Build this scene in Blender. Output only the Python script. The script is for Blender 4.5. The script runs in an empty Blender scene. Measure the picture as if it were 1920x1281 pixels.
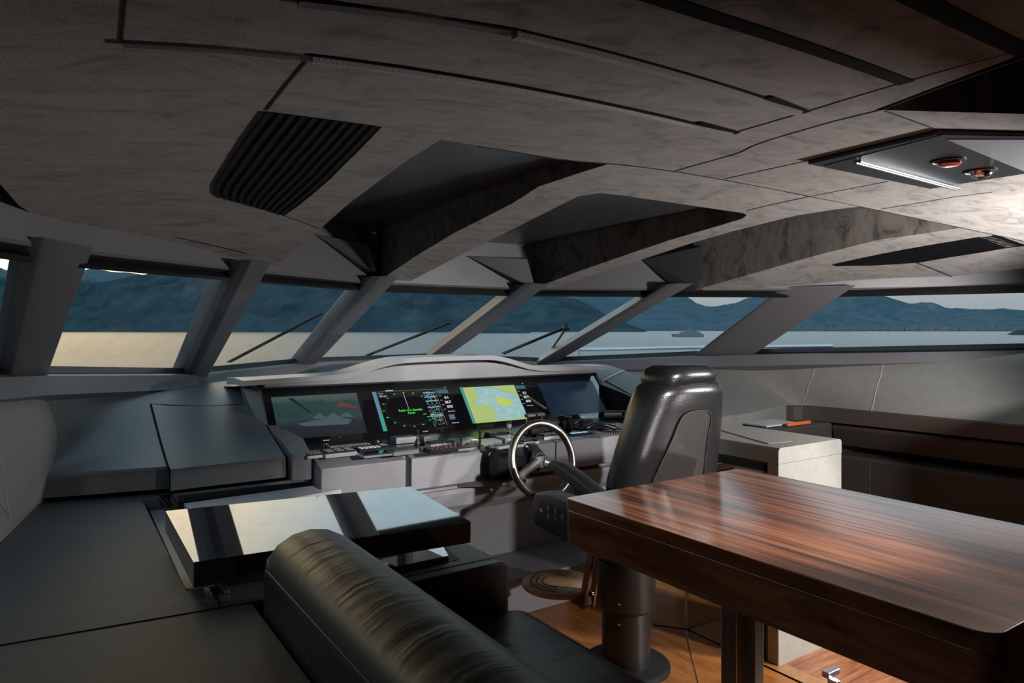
import bpy, bmesh, math, random
from mathutils import Vector, Matrix
from mathutils.geometry import delaunay_2d_cdt
random.seed(7)
SC = bpy.context.scene
COL = SC.collection
# ------------------------------------------------------------------ camera model (1920 x 1281)
F, U0, HV, CZ = 1307.0, 960.0, 618.0, 1.55
YAW = math.atan(872/1307.0)
FW = Vector((math.sin(YAW), math.cos(YAW), 0)); RT = Vector((math.cos(YAW), -math.sin(YAW), 0))
def ray(u, v): return FW + RT*((u-U0)/F) + Vector((0, 0, (HV-v)/F))
EYE = Vector((0, 0, CZ))
def atz(u, v, z): r = ray(u, v); return EYE + r*((z-CZ)/r.z)
def aty(u, v, y): r = ray(u, v); return EYE + r*(y/r.y)
def atx(u, v, x): r = ray(u, v); return EYE + r*(x/r.x)
def atp(u, v, p0, n):
    r = ray(u, v); return EYE + r*((Vector(p0)-EYE).dot(n)/r.dot(n))
def proj(p):
    d = Vector(p)-EYE; D = d.dot(FW); return U0+F*d.dot(RT)/D, HV-F*d.z/D
XC = 2.2
def zc(x, y):                                   # cambered ceiling surface
    z = 2.12-.03*(x-XC)**2
    if y > 1.9: z -= .070*(y-1.9)**2
    return max(z, 1.70)
def offW(x, y): return .02+.055*max(0, min(1, (3.1-y)/.9))
def offS(x, y): return .055-.14*max(0, min(1, (y-1.7)/1.4))
def onC(u, v, off=0.0):
    r = ray(u, v); lo, hi = .1, 12.0
    f = lambda D: EYE.z+r.z*D-zc(r.x*D, r.y*D)-(off(r.x*D, r.y*D) if callable(off) else off)
    n = 240; prev = lo
    for i in range(1, n+1):
        D = lo+(hi-lo)*i/n
        if f(D) > 0: lo, hi = prev, D; break
        prev = D
    for _ in range(40):
        m = (lo+hi)/2
        if f(m) > 0: hi = m
        else: lo = m
    return EYE+r*lo
# ------------------------------------------------------------------ materials
def newmat(name):
    m = bpy.data.materials.new(name); m.use_nodes = True
    return m, m.node_tree, m.node_tree.nodes['Principled BSDF']
def setp(b, **k):
    for n, v in k.items():
        b.inputs[n.replace('_', ' ')].default_value = v
def mat(name, col, rough=.5, metal=0, coat=0, ior=1.5, bump=0, bscale=200, var=0, vscale=3, stretch=(1, 1, 1), rvar=0, spec=.5, tint=(1, 1, 1, 1), detail=6):
    m, t, b = newmat(name)
    b.inputs['Base Color'].default_value = (*col, 1); b.inputs['Roughness'].default_value = rough
    b.inputs['Metallic'].default_value = metal; b.inputs['Coat Weight'].default_value = coat
    b.inputs['Coat Roughness'].default_value = .03; b.inputs['IOR'].default_value = ior
    b.inputs['Specular IOR Level'].default_value = spec
    N, L = t.nodes, t.links
    tc = N.new('ShaderNodeTexCoord'); mp = N.new('ShaderNodeMapping'); L.new(tc.outputs['Object'], mp.inputs[0]); mp.inputs['Scale'].default_value = stretch
    if var or rvar:
        n = N.new('ShaderNodeTexNoise'); n.inputs['Scale'].default_value = vscale; n.inputs['Detail'].default_value = detail; n.inputs['Roughness'].default_value = .6
        n.inputs['Distortion'].default_value = .6
        L.new(mp.outputs[0], n.inputs['Vector'])
        if var:
            r = N.new('ShaderNodeValToRGB'); r.color_ramp.elements[0].position = .35; r.color_ramp.elements[1].position = .65
            r.color_ramp.elements[0].color = (*[c*(1-var) for c in col], 1); r.color_ramp.elements[1].color = (*[min(1, c*(1+var)) for c in col], 1)
            L.new(n.outputs['Fac'], r.inputs[0]); L.new(r.outputs[0], b.inputs['Base Color'])
        if rvar:
            q = N.new('ShaderNodeMapRange'); q.inputs[3].default_value = rough-rvar; q.inputs[4].default_value = rough+rvar; L.new(n.outputs['Fac'], q.inputs[0]); L.new(q.outputs[0], b.inputs['Roughness'])
    if bump:
        n2 = N.new('ShaderNodeTexNoise'); n2.inputs['Scale'].default_value = bscale; n2.inputs['Detail'].default_value = 3
        L.new(mp.outputs[0], n2.inputs['Vector'])
        bp = N.new('ShaderNodeBump'); bp.inputs['Strength'].default_value = bump; bp.inputs['Distance'].default_value = .002
        L.new(n2.outputs['Fac'], bp.inputs['Height']); L.new(bp.outputs[0], b.inputs['Normal'])
    return m
def emit(name, col, s=1.0, rough=.2):
    m, t, b = newmat(name); b.inputs['Base Color'].default_value = (.01, .01, .01, 1); b.inputs['Roughness'].default_value = rough
    b.inputs['Emission Color'].default_value = (*col, 1); b.inputs['Emission Strength'].default_value = s
    return m
def wood(name, cols, scale, stretch, rough=.25, coat=.6, planks=None):
    m, t, b = newmat(name); N, L = t.nodes, t.links
    tc = N.new('ShaderNodeTexCoord'); mp = N.new('ShaderNodeMapping'); mp.inputs['Scale'].default_value = stretch
    L.new(tc.outputs['Object'], mp.inputs[0])
    n = N.new('ShaderNodeTexNoise'); n.inputs['Scale'].default_value = scale; n.inputs['Detail'].default_value = 5; n.inputs['Roughness'].default_value = .65; n.inputs['Distortion'].default_value = .25
    L.new(mp.outputs[0], n.inputs['Vector'])
    r = N.new('ShaderNodeValToRGB'); e = r.color_ramp.elements
    ps = [.30+.42*i/(len(cols)-1) for i in range(len(cols))]
    e[0].position, e[0].color = ps[0], (*cols[0], 1); e[1].position, e[1].color = ps[-1], (*cols[-1], 1)
    for p, c in list(zip(ps, cols))[1:-1]: k = e.new(p); k.color = (*c, 1)
    L.new(n.outputs['Fac'], r.inputs[0]); out = r.outputs[0]
    n3 = N.new('ShaderNodeTexNoise'); n3.inputs['Scale'].default_value = scale*6; n3.inputs['Detail'].default_value = 4; L.new(mp.outputs[0], n3.inputs['Vector'])
    mx = N.new('ShaderNodeMix'); mx.data_type = 'RGBA'; mx.blend_type = 'MULTIPLY'; mx.inputs[0].default_value = .55
    r3 = N.new('ShaderNodeValToRGB'); r3.color_ramp.elements[0].position = .3; r3.color_ramp.elements[0].color = (.45, .42, .4, 1); r3.color_ramp.elements[1].position = .6
    L.new(n3.outputs['Fac'], r3.inputs[0]); L.new(out, mx.inputs[6]); L.new(r3.outputs[0], mx.inputs[7]); out = mx.outputs[2]
    L.new(out, b.inputs['Base Color']); setp(b, Roughness=rough, Coat_Weight=coat, Coat_Roughness=.12)
    return m
SUEDE = None
def make_suede():
    m, t, b = newmat('suede'); N, L = t.nodes, t.links
    tc = N.new('ShaderNodeTexCoord'); mp = N.new('ShaderNodeMapping'); mp.inputs['Rotation'].default_value = (0, 0, .5); mp.inputs['Scale'].default_value = (1, 1.9, 1); L.new(tc.outputs['Object'], mp.inputs[0])
    n = N.new('ShaderNodeTexNoise'); n.inputs['Scale'].default_value = 5; n.inputs['Detail'].default_value = 9; n.inputs['Roughness'].default_value = .66; n.inputs['Distortion'].default_value = 1.3
    L.new(mp.outputs[0], n.inputs['Vector'])
    r = N.new('ShaderNodeValToRGB'); e = r.color_ramp.elements
    e[0].position = .36; e[0].color = (.105, .094, .086, 1); e[1].position = .60; e[1].color = (.285, .257, .235, 1)
    k = e.new(.46); k.color = (.215, .191, .173, 1)
    L.new(n.outputs['Fac'], r.inputs[0]); L.new(r.outputs[0], b.inputs['Base Color'])
    w = N.new('ShaderNodeTexNoise'); w.inputs['Scale'].default_value = 420; w.inputs['Detail'].default_value = 2; L.new(tc.outputs['Object'], w.inputs['Vector'])
    ad = N.new('ShaderNodeMath'); ad.operation = 'MULTIPLY_ADD'; ad.inputs[1].default_value = .5; L.new(w.outputs['Fac'], ad.inputs[0]); L.new(n.outputs['Fac'], ad.inputs[2])
    bp = N.new('ShaderNodeBump'); bp.inputs['Strength'].default_value = .55; bp.inputs['Distance'].default_value = .004; L.new(ad.outputs[0], bp.inputs['Height']); L.new(bp.outputs[0], b.inputs['Normal'])
    setp(b, Roughness=.85, Sheen_Weight=.25, Sheen_Roughness=.5)
    b.inputs['Specular IOR Level'].default_value = .15
    return m
SUEDE = make_suede()
GREYP = mat('satin_grey_paint', (.165, .165, .18), .42, bump=.15, bscale=90, rvar=.08, vscale=5)
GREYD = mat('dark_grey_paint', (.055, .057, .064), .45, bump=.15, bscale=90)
GLOSSG = mat('gloss_grey_lining', (.08, .084, .095), .22, rvar=.08, vscale=2)
LEATHD = mat('dash_leather', (.12, .128, .138), .35, bump=.5, bscale=260, var=.08, vscale=30, stretch=(1, 1.6, 1), rvar=.08)
LEATHW = mat('wall_leather', (.235, .228, .215), .55, bump=.5, bscale=240, var=.05, vscale=20)
LEATHB = mat('black_leather', (.012, .013, .015), .40, bump=.5, bscale=180, rvar=.06, vscale=12)
LEATHC = mat('counter_leather', (.040, .043, .046), .50, bump=.6, bscale=150, var=.15, vscale=14, stretch=(1, 3, 1), rvar=.08)
BLACKG = mat('black_gloss', (.004, .004, .006), .03, coat=1, ior=2.1, spec=.9)
BLACKM = mat('black_matte', (.010, .010, .012), .5)
BLACKS = mat('black_satin', (.012, .012, .014), .28)
RUBBER = mat('black_rubber', (.003, .003, .004), .75, spec=.08)
STEEL = mat('brushed_steel', (.55, .55, .55), .28, metal=1, rvar=.08, vscale=40, stretch=(1, 1, .05))
SATIN = mat('satin_alloy', (.62, .64, .68), .3, metal=1)
DSTEEL = mat('dark_steel', (.16, .15, .15), .38, metal=.8)
BRONZE = mat('bronze_alloy', (.24, .215, .195), .36, metal=1)
CHROME = mat('chrome', (.85, .85, .86), .08, metal=1)
CABG = mat('cabinet_leather', (.33, .32, .295), .55, bump=.5, bscale=220, var=.05, vscale=25)
PANELG = mat('console_paint', (.30, .30, .325), .5, bump=.1, bscale=120, var=.04, vscale=12)
TEAKB = wood('footrest_teak', [(.30, .16, .07), (.50, .29, .14), (.60, .37, .19)], 5, (1, 8, 1), .4, .2)
WALNUT = wood('walnut_table', [(.030, .016, .014), (.085, .036, .024), (.23, .080, .038), (.32, .135, .065), (.19, .068, .036)], 1.6, (19, .6, 5), .22, .5)
FLOORW = wood('teak_floor', [(.30, .10, .022), (.48, .17, .038), (.60, .24, .06)], 2.2, (9, 1, 1), .38, .12)
STRIPE = wood('striped_teak', [(.16, .055, .025), (.42, .16, .07), (.62, .28, .14)], 2.4, (1.0, 11, 1), .35, .3)
TEAKE = wood('teak_edge', [(.42, .18, .06), (.58, .28, .10)], 3, (6, 6, 1), .3, .5)
SHADEUP = mat('shade_brown_upholstery', (.045, .037, .033), .6, bump=.4, bscale=200)  # dark brown that holds the shade under the starboard ledge
RED = mat('red_lens', (.55, .06, .035), .12, coat=1)
BRASS = mat('brass', (.78, .62, .34), .2, metal=1)
WHITEP = mat('white_print', (.75, .75, .75), .5)
REDP = mat('red_print', (.65, .03, .03), .5)
BLUEL = emit('blue_key_light', (.35, .75, .9), .7)
def carbon():
    m, t, b = newmat('carbon_weave'); N, L = t.nodes, t.links
    tc = N.new('ShaderNodeTexCoord'); ck = N.new('ShaderNodeTexChecker'); ck.inputs['Scale'].default_value = 190
    ck.inputs[1].default_value = (.010, .010, .011, 1); ck.inputs[2].default_value = (.11, .105, .10, 1)
    L.new(tc.outputs['Object'], ck.inputs[0]); L.new(ck.outputs[0], b.inputs['Base Color']); setp(b, Roughness=.4, Coat_Weight=.5, Coat_Roughness=.12)
    return m
CARBON = carbon()
def glassmat(name, tint, lo=.04, rough=0.0, smear=0.0):
    m = bpy.data.materials.new(name); m.use_nodes = True; t = m.node_tree; N, L = t.nodes, t.links
    N.remove(N['Principled BSDF']); o = N['Material Output']
    tr = N.new('ShaderNodeBsdfTransparent'); tr.inputs[0].default_value = (*tint, 1)
    gl = N.new('ShaderNodeBsdfGlossy'); gl.inputs['Roughness'].default_value = .02
    lw = N.new('ShaderNodeLayerWeight'); lw.inputs[0].default_value = .5; pw5 = N.new('ShaderNodeMath'); pw5.operation = 'POWER'; pw5.inputs[1].default_value = 5; L.new(lw.outputs['Facing'], pw5.inputs[0])
    fr = N.new('ShaderNodeMath'); fr.operation = 'MULTIPLY_ADD'; fr.inputs[1].default_value = .5; fr.inputs[2].default_value = .02; L.new(pw5.outputs[0], fr.inputs[0])
    mx = N.new('ShaderNodeMixShader'); L.new(fr.outputs[0], mx.inputs[0]); L.new(tr.outputs[0], mx.inputs[1]); L.new(gl.outputs[0], mx.inputs[2])
    out = mx.outputs[0]
    if smear:
        df = N.new('ShaderNodeBsdfDiffuse'); df.inputs[0].default_value = (.7, .75, .8, 1)
        tc = N.new('ShaderNodeTexCoord'); n = N.new('ShaderNodeTexNoise'); n.inputs['Scale'].default_value = 4; n.inputs['Detail'].default_value = 6; n.inputs['Distortion'].default_value = 2.5
        L.new(tc.outputs['Object'], n.inputs['Vector']); r = N.new('ShaderNodeMapRange'); r.inputs[1].default_value = .5; r.inputs[2].default_value = .75; r.inputs[3].default_value = 0; r.inputs[4].default_value = smear
        L.new(n.outputs['Fac'], r.inputs[0]); m2 = N.new('ShaderNodeMixShader'); L.new(r.outputs[0], m2.inputs[0]); L.new(out, m2.inputs[1]); L.new(df.outputs[0], m2.inputs[2]); out = m2.outputs[0]
    L.new(out, o.inputs[0])
    return m
GLASS = glassmat('window_glass', (.80, .86, .88), smear=.05)
GLASSR = glassmat('balustrade_glass', (.86, .90, .88))
# ------------------------------------------------------------------ object helpers
def wloc(p):
    v = Vector((0, 0, 0))
    while p: v += p.location; p = p.parent
    return v
def link(name, me, m, parent=None, smooth=35):
    if m: me.materials.append(m)
    if smooth:
        me.shade_smooth(); me.set_sharp_from_angle(angle=math.radians(smooth))
    o = bpy.data.objects.new(name, me); COL.objects.link(o)
    if parent:
        off = wloc(parent); me.transform(Matrix.Translation(-off)); o.parent = parent
    else:
        xs = [v.co for v in me.vertices]
        c = Vector(((min(p.x for p in xs)+max(p.x for p in xs))/2, (min(p.y for p in xs)+max(p.y for p in xs))/2, min(p.z for p in xs)))
        me.transform(Matrix.Translation(-c)); o.location = c
    return o
def fin(name, bm, m, parent=None, smooth=18, bevel=0, seg=2, recalc=True, lim=30):
    if recalc: bmesh.ops.recalc_face_normals(bm, faces=bm.faces)
    if bevel:
        es = [e for e in bm.edges if len(e.link_faces) == 2 and e.calc_face_angle(0) > math.radians(lim)]
        bmesh.ops.bevel(bm, geom=es, offset=bevel, segments=seg, profile=.5, affect='EDGES', clamp_overlap=True)
    me = bpy.data.meshes.new(name); bm.to_mesh(me); bm.free()
    return link(name, me, m, parent, smooth)
def tag(o, label=None, cat=None, group=None, kind=None):
    if label: o['label'] = label
    if cat: o['category'] = cat
    if group: o['group'] = group
    if kind: o['kind'] = kind
    return o
def thing(name, loc, label=None, cat=None, group=None, kind=None):
    o = bpy.data.objects.new(name, None); o.empty_display_size = .1; COL.objects.link(o); o.location = loc
    return tag(o, label, cat, group, kind)
def addbox(bm, x0, x1, y0, y1, z0, z1, M=None):
    vs = [bm.verts.new((x, y, z)) for x in (x0, x1) for y in (y0, y1) for z in (z0, z1)]
    for f in ((0, 1, 3, 2), (4, 6, 7, 5), (0, 4, 5, 1), (2, 3, 7, 6), (0, 2, 6, 4), (1, 5, 7, 3)): bm.faces.new([vs[i] for i in f])
    if M is not None:
        for v in vs: v.co = M @ v.co
    return vs
def box(name, x0, x1, y0, y1, z0, z1, m, parent=None, bevel=.003, seg=2, M=None, smooth=18):
    bm = bmesh.new(); addbox(bm, x0, x1, y0, y1, z0, z1, M)
    return fin(name, bm, m, parent, smooth, bevel, seg)
def addloft(bm, loops, caps=True, closed=True):
    R = [[bm.verts.new(p) for p in lp] for lp in loops]
    n = len(R[0])
    for a, b in zip(R, R[1:]):
        for i in range(n if closed else n-1):
            j = (i+1) % n; bm.faces.new((a[i], a[j], b[j], b[i]))
    if caps and closed:
        bm.faces.new(R[0][::-1]); bm.faces.new(R[-1])
    return R
def loft(name, loops, m, parent=None, caps=True, closed=True, smooth=18, bevel=0, seg=2):
    bm = bmesh.new(); addloft(bm, loops, caps, closed); return fin(name, bm, m, parent, smooth, bevel, seg)
def prism(name, pts, vec, m, parent=None, bevel=0, seg=2, smooth=18):
    vec = Vector(vec); return loft(name, [pts, [Vector(p)+vec for p in pts]], m, parent, bevel=bevel, seg=seg, smooth=smooth)
def addtube(bm, path, r, n=10, caps=True, flat=None):
    path = [Vector(p) for p in path]; rs = r if isinstance(r, (list, tuple)) else [r]*len(path)
    loops = []; up = None
    for i, p in enumerate(path):
        t = (path[min(i+1, len(path)-1)]-path[max(i-1, 0)]).normalized()
        if up is None: up = t.orthogonal().normalized()
        up = (up-t*up.dot(t)).normalized(); s = t.cross(up)
        loops.append([p+(up*math.cos(a)+s*math.sin(a))*rs[i] for a in [2*math.pi*k/n for k in range(n)]])
    addloft(bm, loops, caps)
def tube(name, path, r, m, parent=None, n=10, smooth=60):
    bm = bmesh.new(); addtube(bm, path, r, n); return fin(name, bm, m, parent, smooth)
def lathe(name, c, prof, m, parent=None, n=24, axis=(0, 0, 1), smooth=40):
    bm = bmesh.new(); q = Vector((0, 0, 1)).rotation_difference(Vector(axis).normalized())
    loops = [[Vector(c)+q @ Vector((r*math.cos(a), r*math.sin(a), z)) for a in [2*math.pi*k/n for k in range(n)]] for r, z in prof]
    addloft(bm, loops); return fin(name, bm, m, parent, smooth)
def addsheet(bm, outer, holes, zf, ztop=None, sp=.12):
    pts = [Vector((p[0], p[1])) for p in outer]; edges = [(i, (i+1) % len(pts)) for i in range(len(pts))]
    for h in holes:
        b = len(pts); pts += [Vector((p[0], p[1])) for p in h]; edges += [(b+i, b+(i+1) % len(h)) for i in range(len(h))]
    def inside(x, y, poly):
        c = False; n = len(poly)
        for i in range(n):
            x1, y1 = poly[i][0], poly[i][1]; x2, y2 = poly[(i+1) % n][0], poly[(i+1) % n][1]
            if (y1 > y) != (y2 > y) and x < (x2-x1)*(y-y1)/(y2-y1)+x1: c = not c
        return c
    X = [p[0] for p in outer]; Y = [p[1] for p in outer]
    x = min(X)+sp/2
    while x < max(X):
        y = min(Y)+sp/2
        while y < max(Y):
            if inside(x, y, outer) and not any(inside(x, y, h) for h in holes): pts.append(Vector((x, y)))
            y += sp
        x += sp
    vo, eo, fo, *_ = delaunay_2d_cdt(pts, edges, [], 0, 1e-5)
    fs = []
    for f in fo:
        cx = sum(vo[i].x for i in f)/len(f); cy = sum(vo[i].y for i in f)/len(f)
        if inside(cx, cy, outer) and not any(inside(cx, cy, h) for h in holes): fs.append(f)
    used = sorted({i for f in fs for i in f}); mp = {i: bm.verts.new((vo[i].x, vo[i].y, zf(vo[i].x, vo[i].y))) for i in used}
    faces = []
    for f in fs: faces.append(bm.faces.new([mp[i] for i in f]))
    if ztop is not None:
        be = [e for e in bm.edges if len(e.link_faces) == 1 and e.link_faces[0] in set(faces)]
        up = {}
        for e in be:
            for v in e.verts:
                if v not in up: up[v] = bm.verts.new((v.co.x, v.co.y, ztop if not callable(ztop) else ztop(v.co.x, v.co.y)))
        for e in be: bm.faces.new((e.verts[0], e.verts[1], up[e.verts[1]], up[e.verts[0]]))
def sheet(name, outer, holes, zf, m, parent=None, ztop=None, sp=.12, smooth=35):
    bm = bmesh.new(); addsheet(bm, outer, holes, zf, ztop, sp); return fin(name, bm, m, parent, smooth)
def resample(P, n):
    P = [Vector(p) for p in P]; L = [0]
    for a, b in zip(P, P[1:]): L.append(L[-1]+(b-a).length)
    out = []
    for k in range(n):
        s = L[-1]*k/(n-1); i = 0
        while i < len(P)-2 and L[i+1] < s: i += 1
        out.append(P[i].lerp(P[i+1], (s-L[i])/max(1e-9, L[i+1]-L[i])))
    return out
def smoothc(P, it=2):
    P = [Vector(p) for p in P]
    for _ in range(it):
        Q = [P[0]]
        for a, b in zip(P, P[1:]): Q += [a.lerp(b, .25), a.lerp(b, .75)]
        Q.append(P[-1]); P = Q
    return P
def ribbon(bm, pts, w, off=-.003, th=.004, side=0):         # strip lying under the ceiling along points
    P = resample(pts, max(8, len(pts)*4)); L = []
    for i, p in enumerate(P):
        t = (P[min(i+1, len(P)-1)]-P[max(i-1, 0)]); t.z = 0; t.normalize(); s = Vector((-t.y, t.x, 0))
        a = p+s*w*(side-.5); b = p+s*w*(side+.5)
        za, zb = zc(a.x, a.y)+off, zc(b.x, b.y)+off
        L.append([Vector((a.x, a.y, za)), Vector((b.x, b.y, zb)), Vector((b.x, b.y, zb+th)), Vector((a.x, a.y, za+th))])
    addloft(bm, L)
def text(name, body, size, o, xa, ya, m, parent, ext=.0003, align='CENTER'):
    c = bpy.data.curves.new(name, 'FONT'); c.body = body; c.size = size; c.align_x = align; c.align_y = 'CENTER'; c.extrude = ext; c.resolution_u = 3
    ob = bpy.data.objects.new(name, c); COL.objects.link(ob)
    me = bpy.data.meshes.new_from_object(ob.evaluated_get(bpy.context.evaluated_depsgraph_get())); bpy.data.objects.remove(ob)
    xa = Vector(xa).normalized(); ya = Vector(ya).normalized(); n = xa.cross(ya)
    M = Matrix((( xa.x, ya.x, n.x, o[0]), (xa.y, ya.y, n.y, o[1]), (xa.z, ya.z, n.z, o[2]), (0, 0, 0, 1)))
    me.transform(M); return link(name, me, m, parent, 0)
def copy_tree(o, parent=None):
    c = o.copy(); COL.objects.link(c); c.parent = parent
    for ch in list(o.children): copy_tree(ch, c)
    return c
# ------------------------------------------------------------------ world, lights, camera
w = bpy.data.worlds.new('dusk_sky'); SC.world = w; w.use_nodes = True; t = w.node_tree; N, L = t.nodes, t.links
bg = N['Background']; tc = N.new('ShaderNodeTexCoord'); nm = N.new('ShaderNodeVectorMath'); nm.operation = 'NORMALIZE'; L.new(tc.outputs['Generated'], nm.inputs[0])
sp = N.new('ShaderNodeSeparateXYZ'); L.new(nm.outputs[0], sp.inputs[0])
el = N.new('ShaderNodeValToRGB'); e = el.color_ramp.elements
e[0].position = 0; e[0].color = (.20, .215, .235, 1); e[1].position = 1; e[1].color = (.30, .38, .44, 1)
for p, c in ((.07, (.31, .295, .28)), (.16, (.44, .48, .52)), (.28, (.52, .60, .62)), (.5, (.40, .48, .53))): k = e.new(p); k.color = (*c, 1)
L.new(sp.outputs[2], el.inputs[0])
sd = ray(-260, 470).normalized(); dt = N.new('ShaderNodeVectorMath'); dt.operation = 'DOT_PRODUCT'; dt.inputs[1].default_value = sd; L.new(nm.outputs[0], dt.inputs[0])
mr = N.new('ShaderNodeMapRange'); mr.interpolation_type = 'SMOOTHSTEP'; mr.inputs[1].default_value = .80; mr.inputs[2].default_value = 1.0; L.new(dt.outputs['Value'], mr.inputs[0])
mx = N.new('ShaderNodeMix'); mx.data_type = 'RGBA'; L.new(mr.outputs[0], mx.inputs[0]); L.new(el.outputs[0], mx.inputs[6]); mx.inputs[7].default_value = (1.7, 1.12, .62, 1)
L.new(mx.outputs[2], bg.inputs[0]); bg.inputs[1].default_value = 2.2

def lamp(name, kind, loc, target, power, col, **k):
    d = bpy.data.lights.new(name, kind); d.energy = power; d.color = col
    for a, b in k.items(): setattr(d, a, b)
    o = bpy.data.objects.new(name, d); COL.objects.link(o); o.location = loc
    o.rotation_euler = (Vector(target)-Vector(loc)).to_track_quat('-Z', 'Y').to_euler(); return o
KEY = (3.7, .68, 1.57)
lamp('work_lamp', 'SPOT', KEY, (2.2, 3.4, 1.2), 165, (1, .97, .94), spot_size=math.radians(165), spot_blend=.3, shadow_soft_size=.09)
lamp('console_fill', 'SPOT', (1.62, -.5, 1.76), (2.08, 3.5, .66), 560, (1, .96, .93), spot_size=math.radians(33), spot_blend=.55, shadow_soft_size=.04)  # added fill spot out of view, brightens the console
lamp('low_lamp', 'SPOT', (3.3, .2, .72), (2.1, 3.1, .30), 125, (1, .95, .90), spot_size=math.radians(54), spot_blend=.4, shadow_soft_size=.04)

cam = bpy.data.cameras.new('camera'); co = bpy.data.objects.new('camera', cam); COL.objects.link(co)
co.location = EYE; co.rotation_euler = (math.radians(90), 0, -YAW); cam.sensor_width = 36; cam.lens = F/1920*36
cam.shift_y = -(640.5-HV)/1920; cam.clip_end = 20000; cam.clip_start = .02; SC.camera = co
SC.view_settings.view_transform = 'Standard'; SC.view_settings.look = 'None'; SC.view_settings.gamma = 1; SC.view_settings.use_curve_mapping = False
SC.view_settings.exposure = 0.0
SC.cycles.max_bounces = 8; SC.cycles.transparent_max_bounces = 12; SC.cycles.caustics_reflective = False; SC.cycles.caustics_refractive = False

# ------------------------------------------------------------------ outside
SEAZ = -8.0
m, t, b = newmat('sea_water'); N, L = t.nodes, t.links
tc = N.new('ShaderNodeTexCoord'); n = N.new('ShaderNodeTexNoise'); n.inputs['Scale'].default_value = .6; n.inputs['Detail'].default_value = 10; n.inputs['Roughness'].default_value = .65
L.new(tc.outputs['Object'], n.inputs['Vector']); bp = N.new('ShaderNodeBump'); bp.inputs['Strength'].default_value = 1; bp.inputs['Distance'].default_value = .5; L.new(n.outputs['Fac'], bp.inputs['Height']); L.new(bp.outputs[0], b.inputs['Normal'])
b.inputs['Base Color'].default_value = (.07, .085, .095, 1); setp(b, Roughness=.28, IOR=1.42); SEA = m
bm = bmesh.new(); c = [bm.verts.new((x, y, SEAZ)) for x, y in ((-6000, -3000), (12000, -3000), (12000, 12000), (-6000, 12000))]; bm.faces.new(c)
tag(fin('sea', bm, SEA, smooth=0), 'pale calm sea outside the windows', 'sea', kind='structure')
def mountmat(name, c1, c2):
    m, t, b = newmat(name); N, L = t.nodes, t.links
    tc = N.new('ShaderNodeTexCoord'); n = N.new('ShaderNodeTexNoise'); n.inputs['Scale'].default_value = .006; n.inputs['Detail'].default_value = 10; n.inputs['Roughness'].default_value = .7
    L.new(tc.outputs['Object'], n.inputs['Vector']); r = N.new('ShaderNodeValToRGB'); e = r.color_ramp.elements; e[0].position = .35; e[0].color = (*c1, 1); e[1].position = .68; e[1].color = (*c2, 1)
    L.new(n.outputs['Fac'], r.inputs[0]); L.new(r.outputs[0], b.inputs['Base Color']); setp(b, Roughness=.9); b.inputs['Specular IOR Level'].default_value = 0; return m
def range_(name, crest, dist0, dist1, m, label, seed):
    rnd = random.Random(seed); bm = bmesh.new(); us = []; u = crest[0][0]
    while u <= crest[-1][0]: us.append(u); u += 9
    ph = [rnd.uniform(0, 6) for _ in range(12)]
    def cr(u):
        for (a, b), (c, d) in zip(crest, crest[1:]):
            if a <= u <= c: k = (u-a)/(c-a); return b+(d-b)*k
        return crest[-1][1]
    rows = []; NR = 14
    for j in range(NR+1):
        s = j/NR; row = []
        for u in us:
            # the ridge keeps a real depth: foot at dist0, crest at dist1, then down behind
            k = min(1, s/.75); D = dist0+(dist1-dist0)*s/.75
            r = ray(u, HV); p = EYE+r*D
            v = cr(u)+sum(math.sin(u*.02*(2**i)+ph[i])*1.6/(1.5**i) for i in range(5))
            H = (HV-v)/F*dist1-SEAZ+CZ*0
            f = k**.8
            if s > .75: f = 1-(s-.75)*2.5
            nz = sum(math.sin(u*.013*(1.9**i)+s*7*(1.5**i)+ph[i+5])*.12/(1.5**i) for i in range(6))*math.sin(math.pi*min(1, k))
            z = SEAZ+(CZ-SEAZ*0)*0+H*max(0, f+nz*.9)-2
            row.append(bm.verts.new((p.x, p.y, z)))
        rows.append(row)
    for a, b in zip(rows, rows[1:]):
        for i in range(len(a)-1): bm.faces.new((a[i], a[i+1], b[i+1], b[i]))
    o = fin(name, bm, m, smooth=180); return tag(o, label, 'mountain', kind='structure')
M1 = mountmat('haze_forest_dark', (.011, .034, .052), (.048, .095, .12)); M2 = mountmat('haze_forest_far', (.085, .15, .20), (.11, .19, .25)); M3 = mountmat('haze_forest_mid', (.045, .095, .135), (.085, .15, .19))  # blue distance haze put into the forest colours
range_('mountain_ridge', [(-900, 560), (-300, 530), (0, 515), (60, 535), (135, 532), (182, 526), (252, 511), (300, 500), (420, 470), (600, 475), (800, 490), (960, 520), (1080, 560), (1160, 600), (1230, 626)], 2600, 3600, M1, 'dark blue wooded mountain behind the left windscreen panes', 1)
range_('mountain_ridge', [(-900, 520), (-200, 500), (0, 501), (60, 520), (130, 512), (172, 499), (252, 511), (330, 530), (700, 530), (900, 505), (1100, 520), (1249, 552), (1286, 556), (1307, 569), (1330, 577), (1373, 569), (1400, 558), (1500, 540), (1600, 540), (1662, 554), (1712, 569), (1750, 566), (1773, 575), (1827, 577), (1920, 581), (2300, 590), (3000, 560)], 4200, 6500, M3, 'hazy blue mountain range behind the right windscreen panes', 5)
range_('mountain_ridge', [(860, 626), (899, 615), (925, 604), (950, 601), (972, 610), (1000, 626)], 1700, 1900, M1, 'small dark headland in the second windscreen pane from the right', 9)
range_('mountain_ridge', [(1860, 633), (1885, 622), (1900, 615), (1960, 610), (2100, 620)], 1150, 1300, M1, 'small dark islet at the right edge of the side window', 4)
tb = bmesh.new(); rr = random.Random(3)
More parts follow.
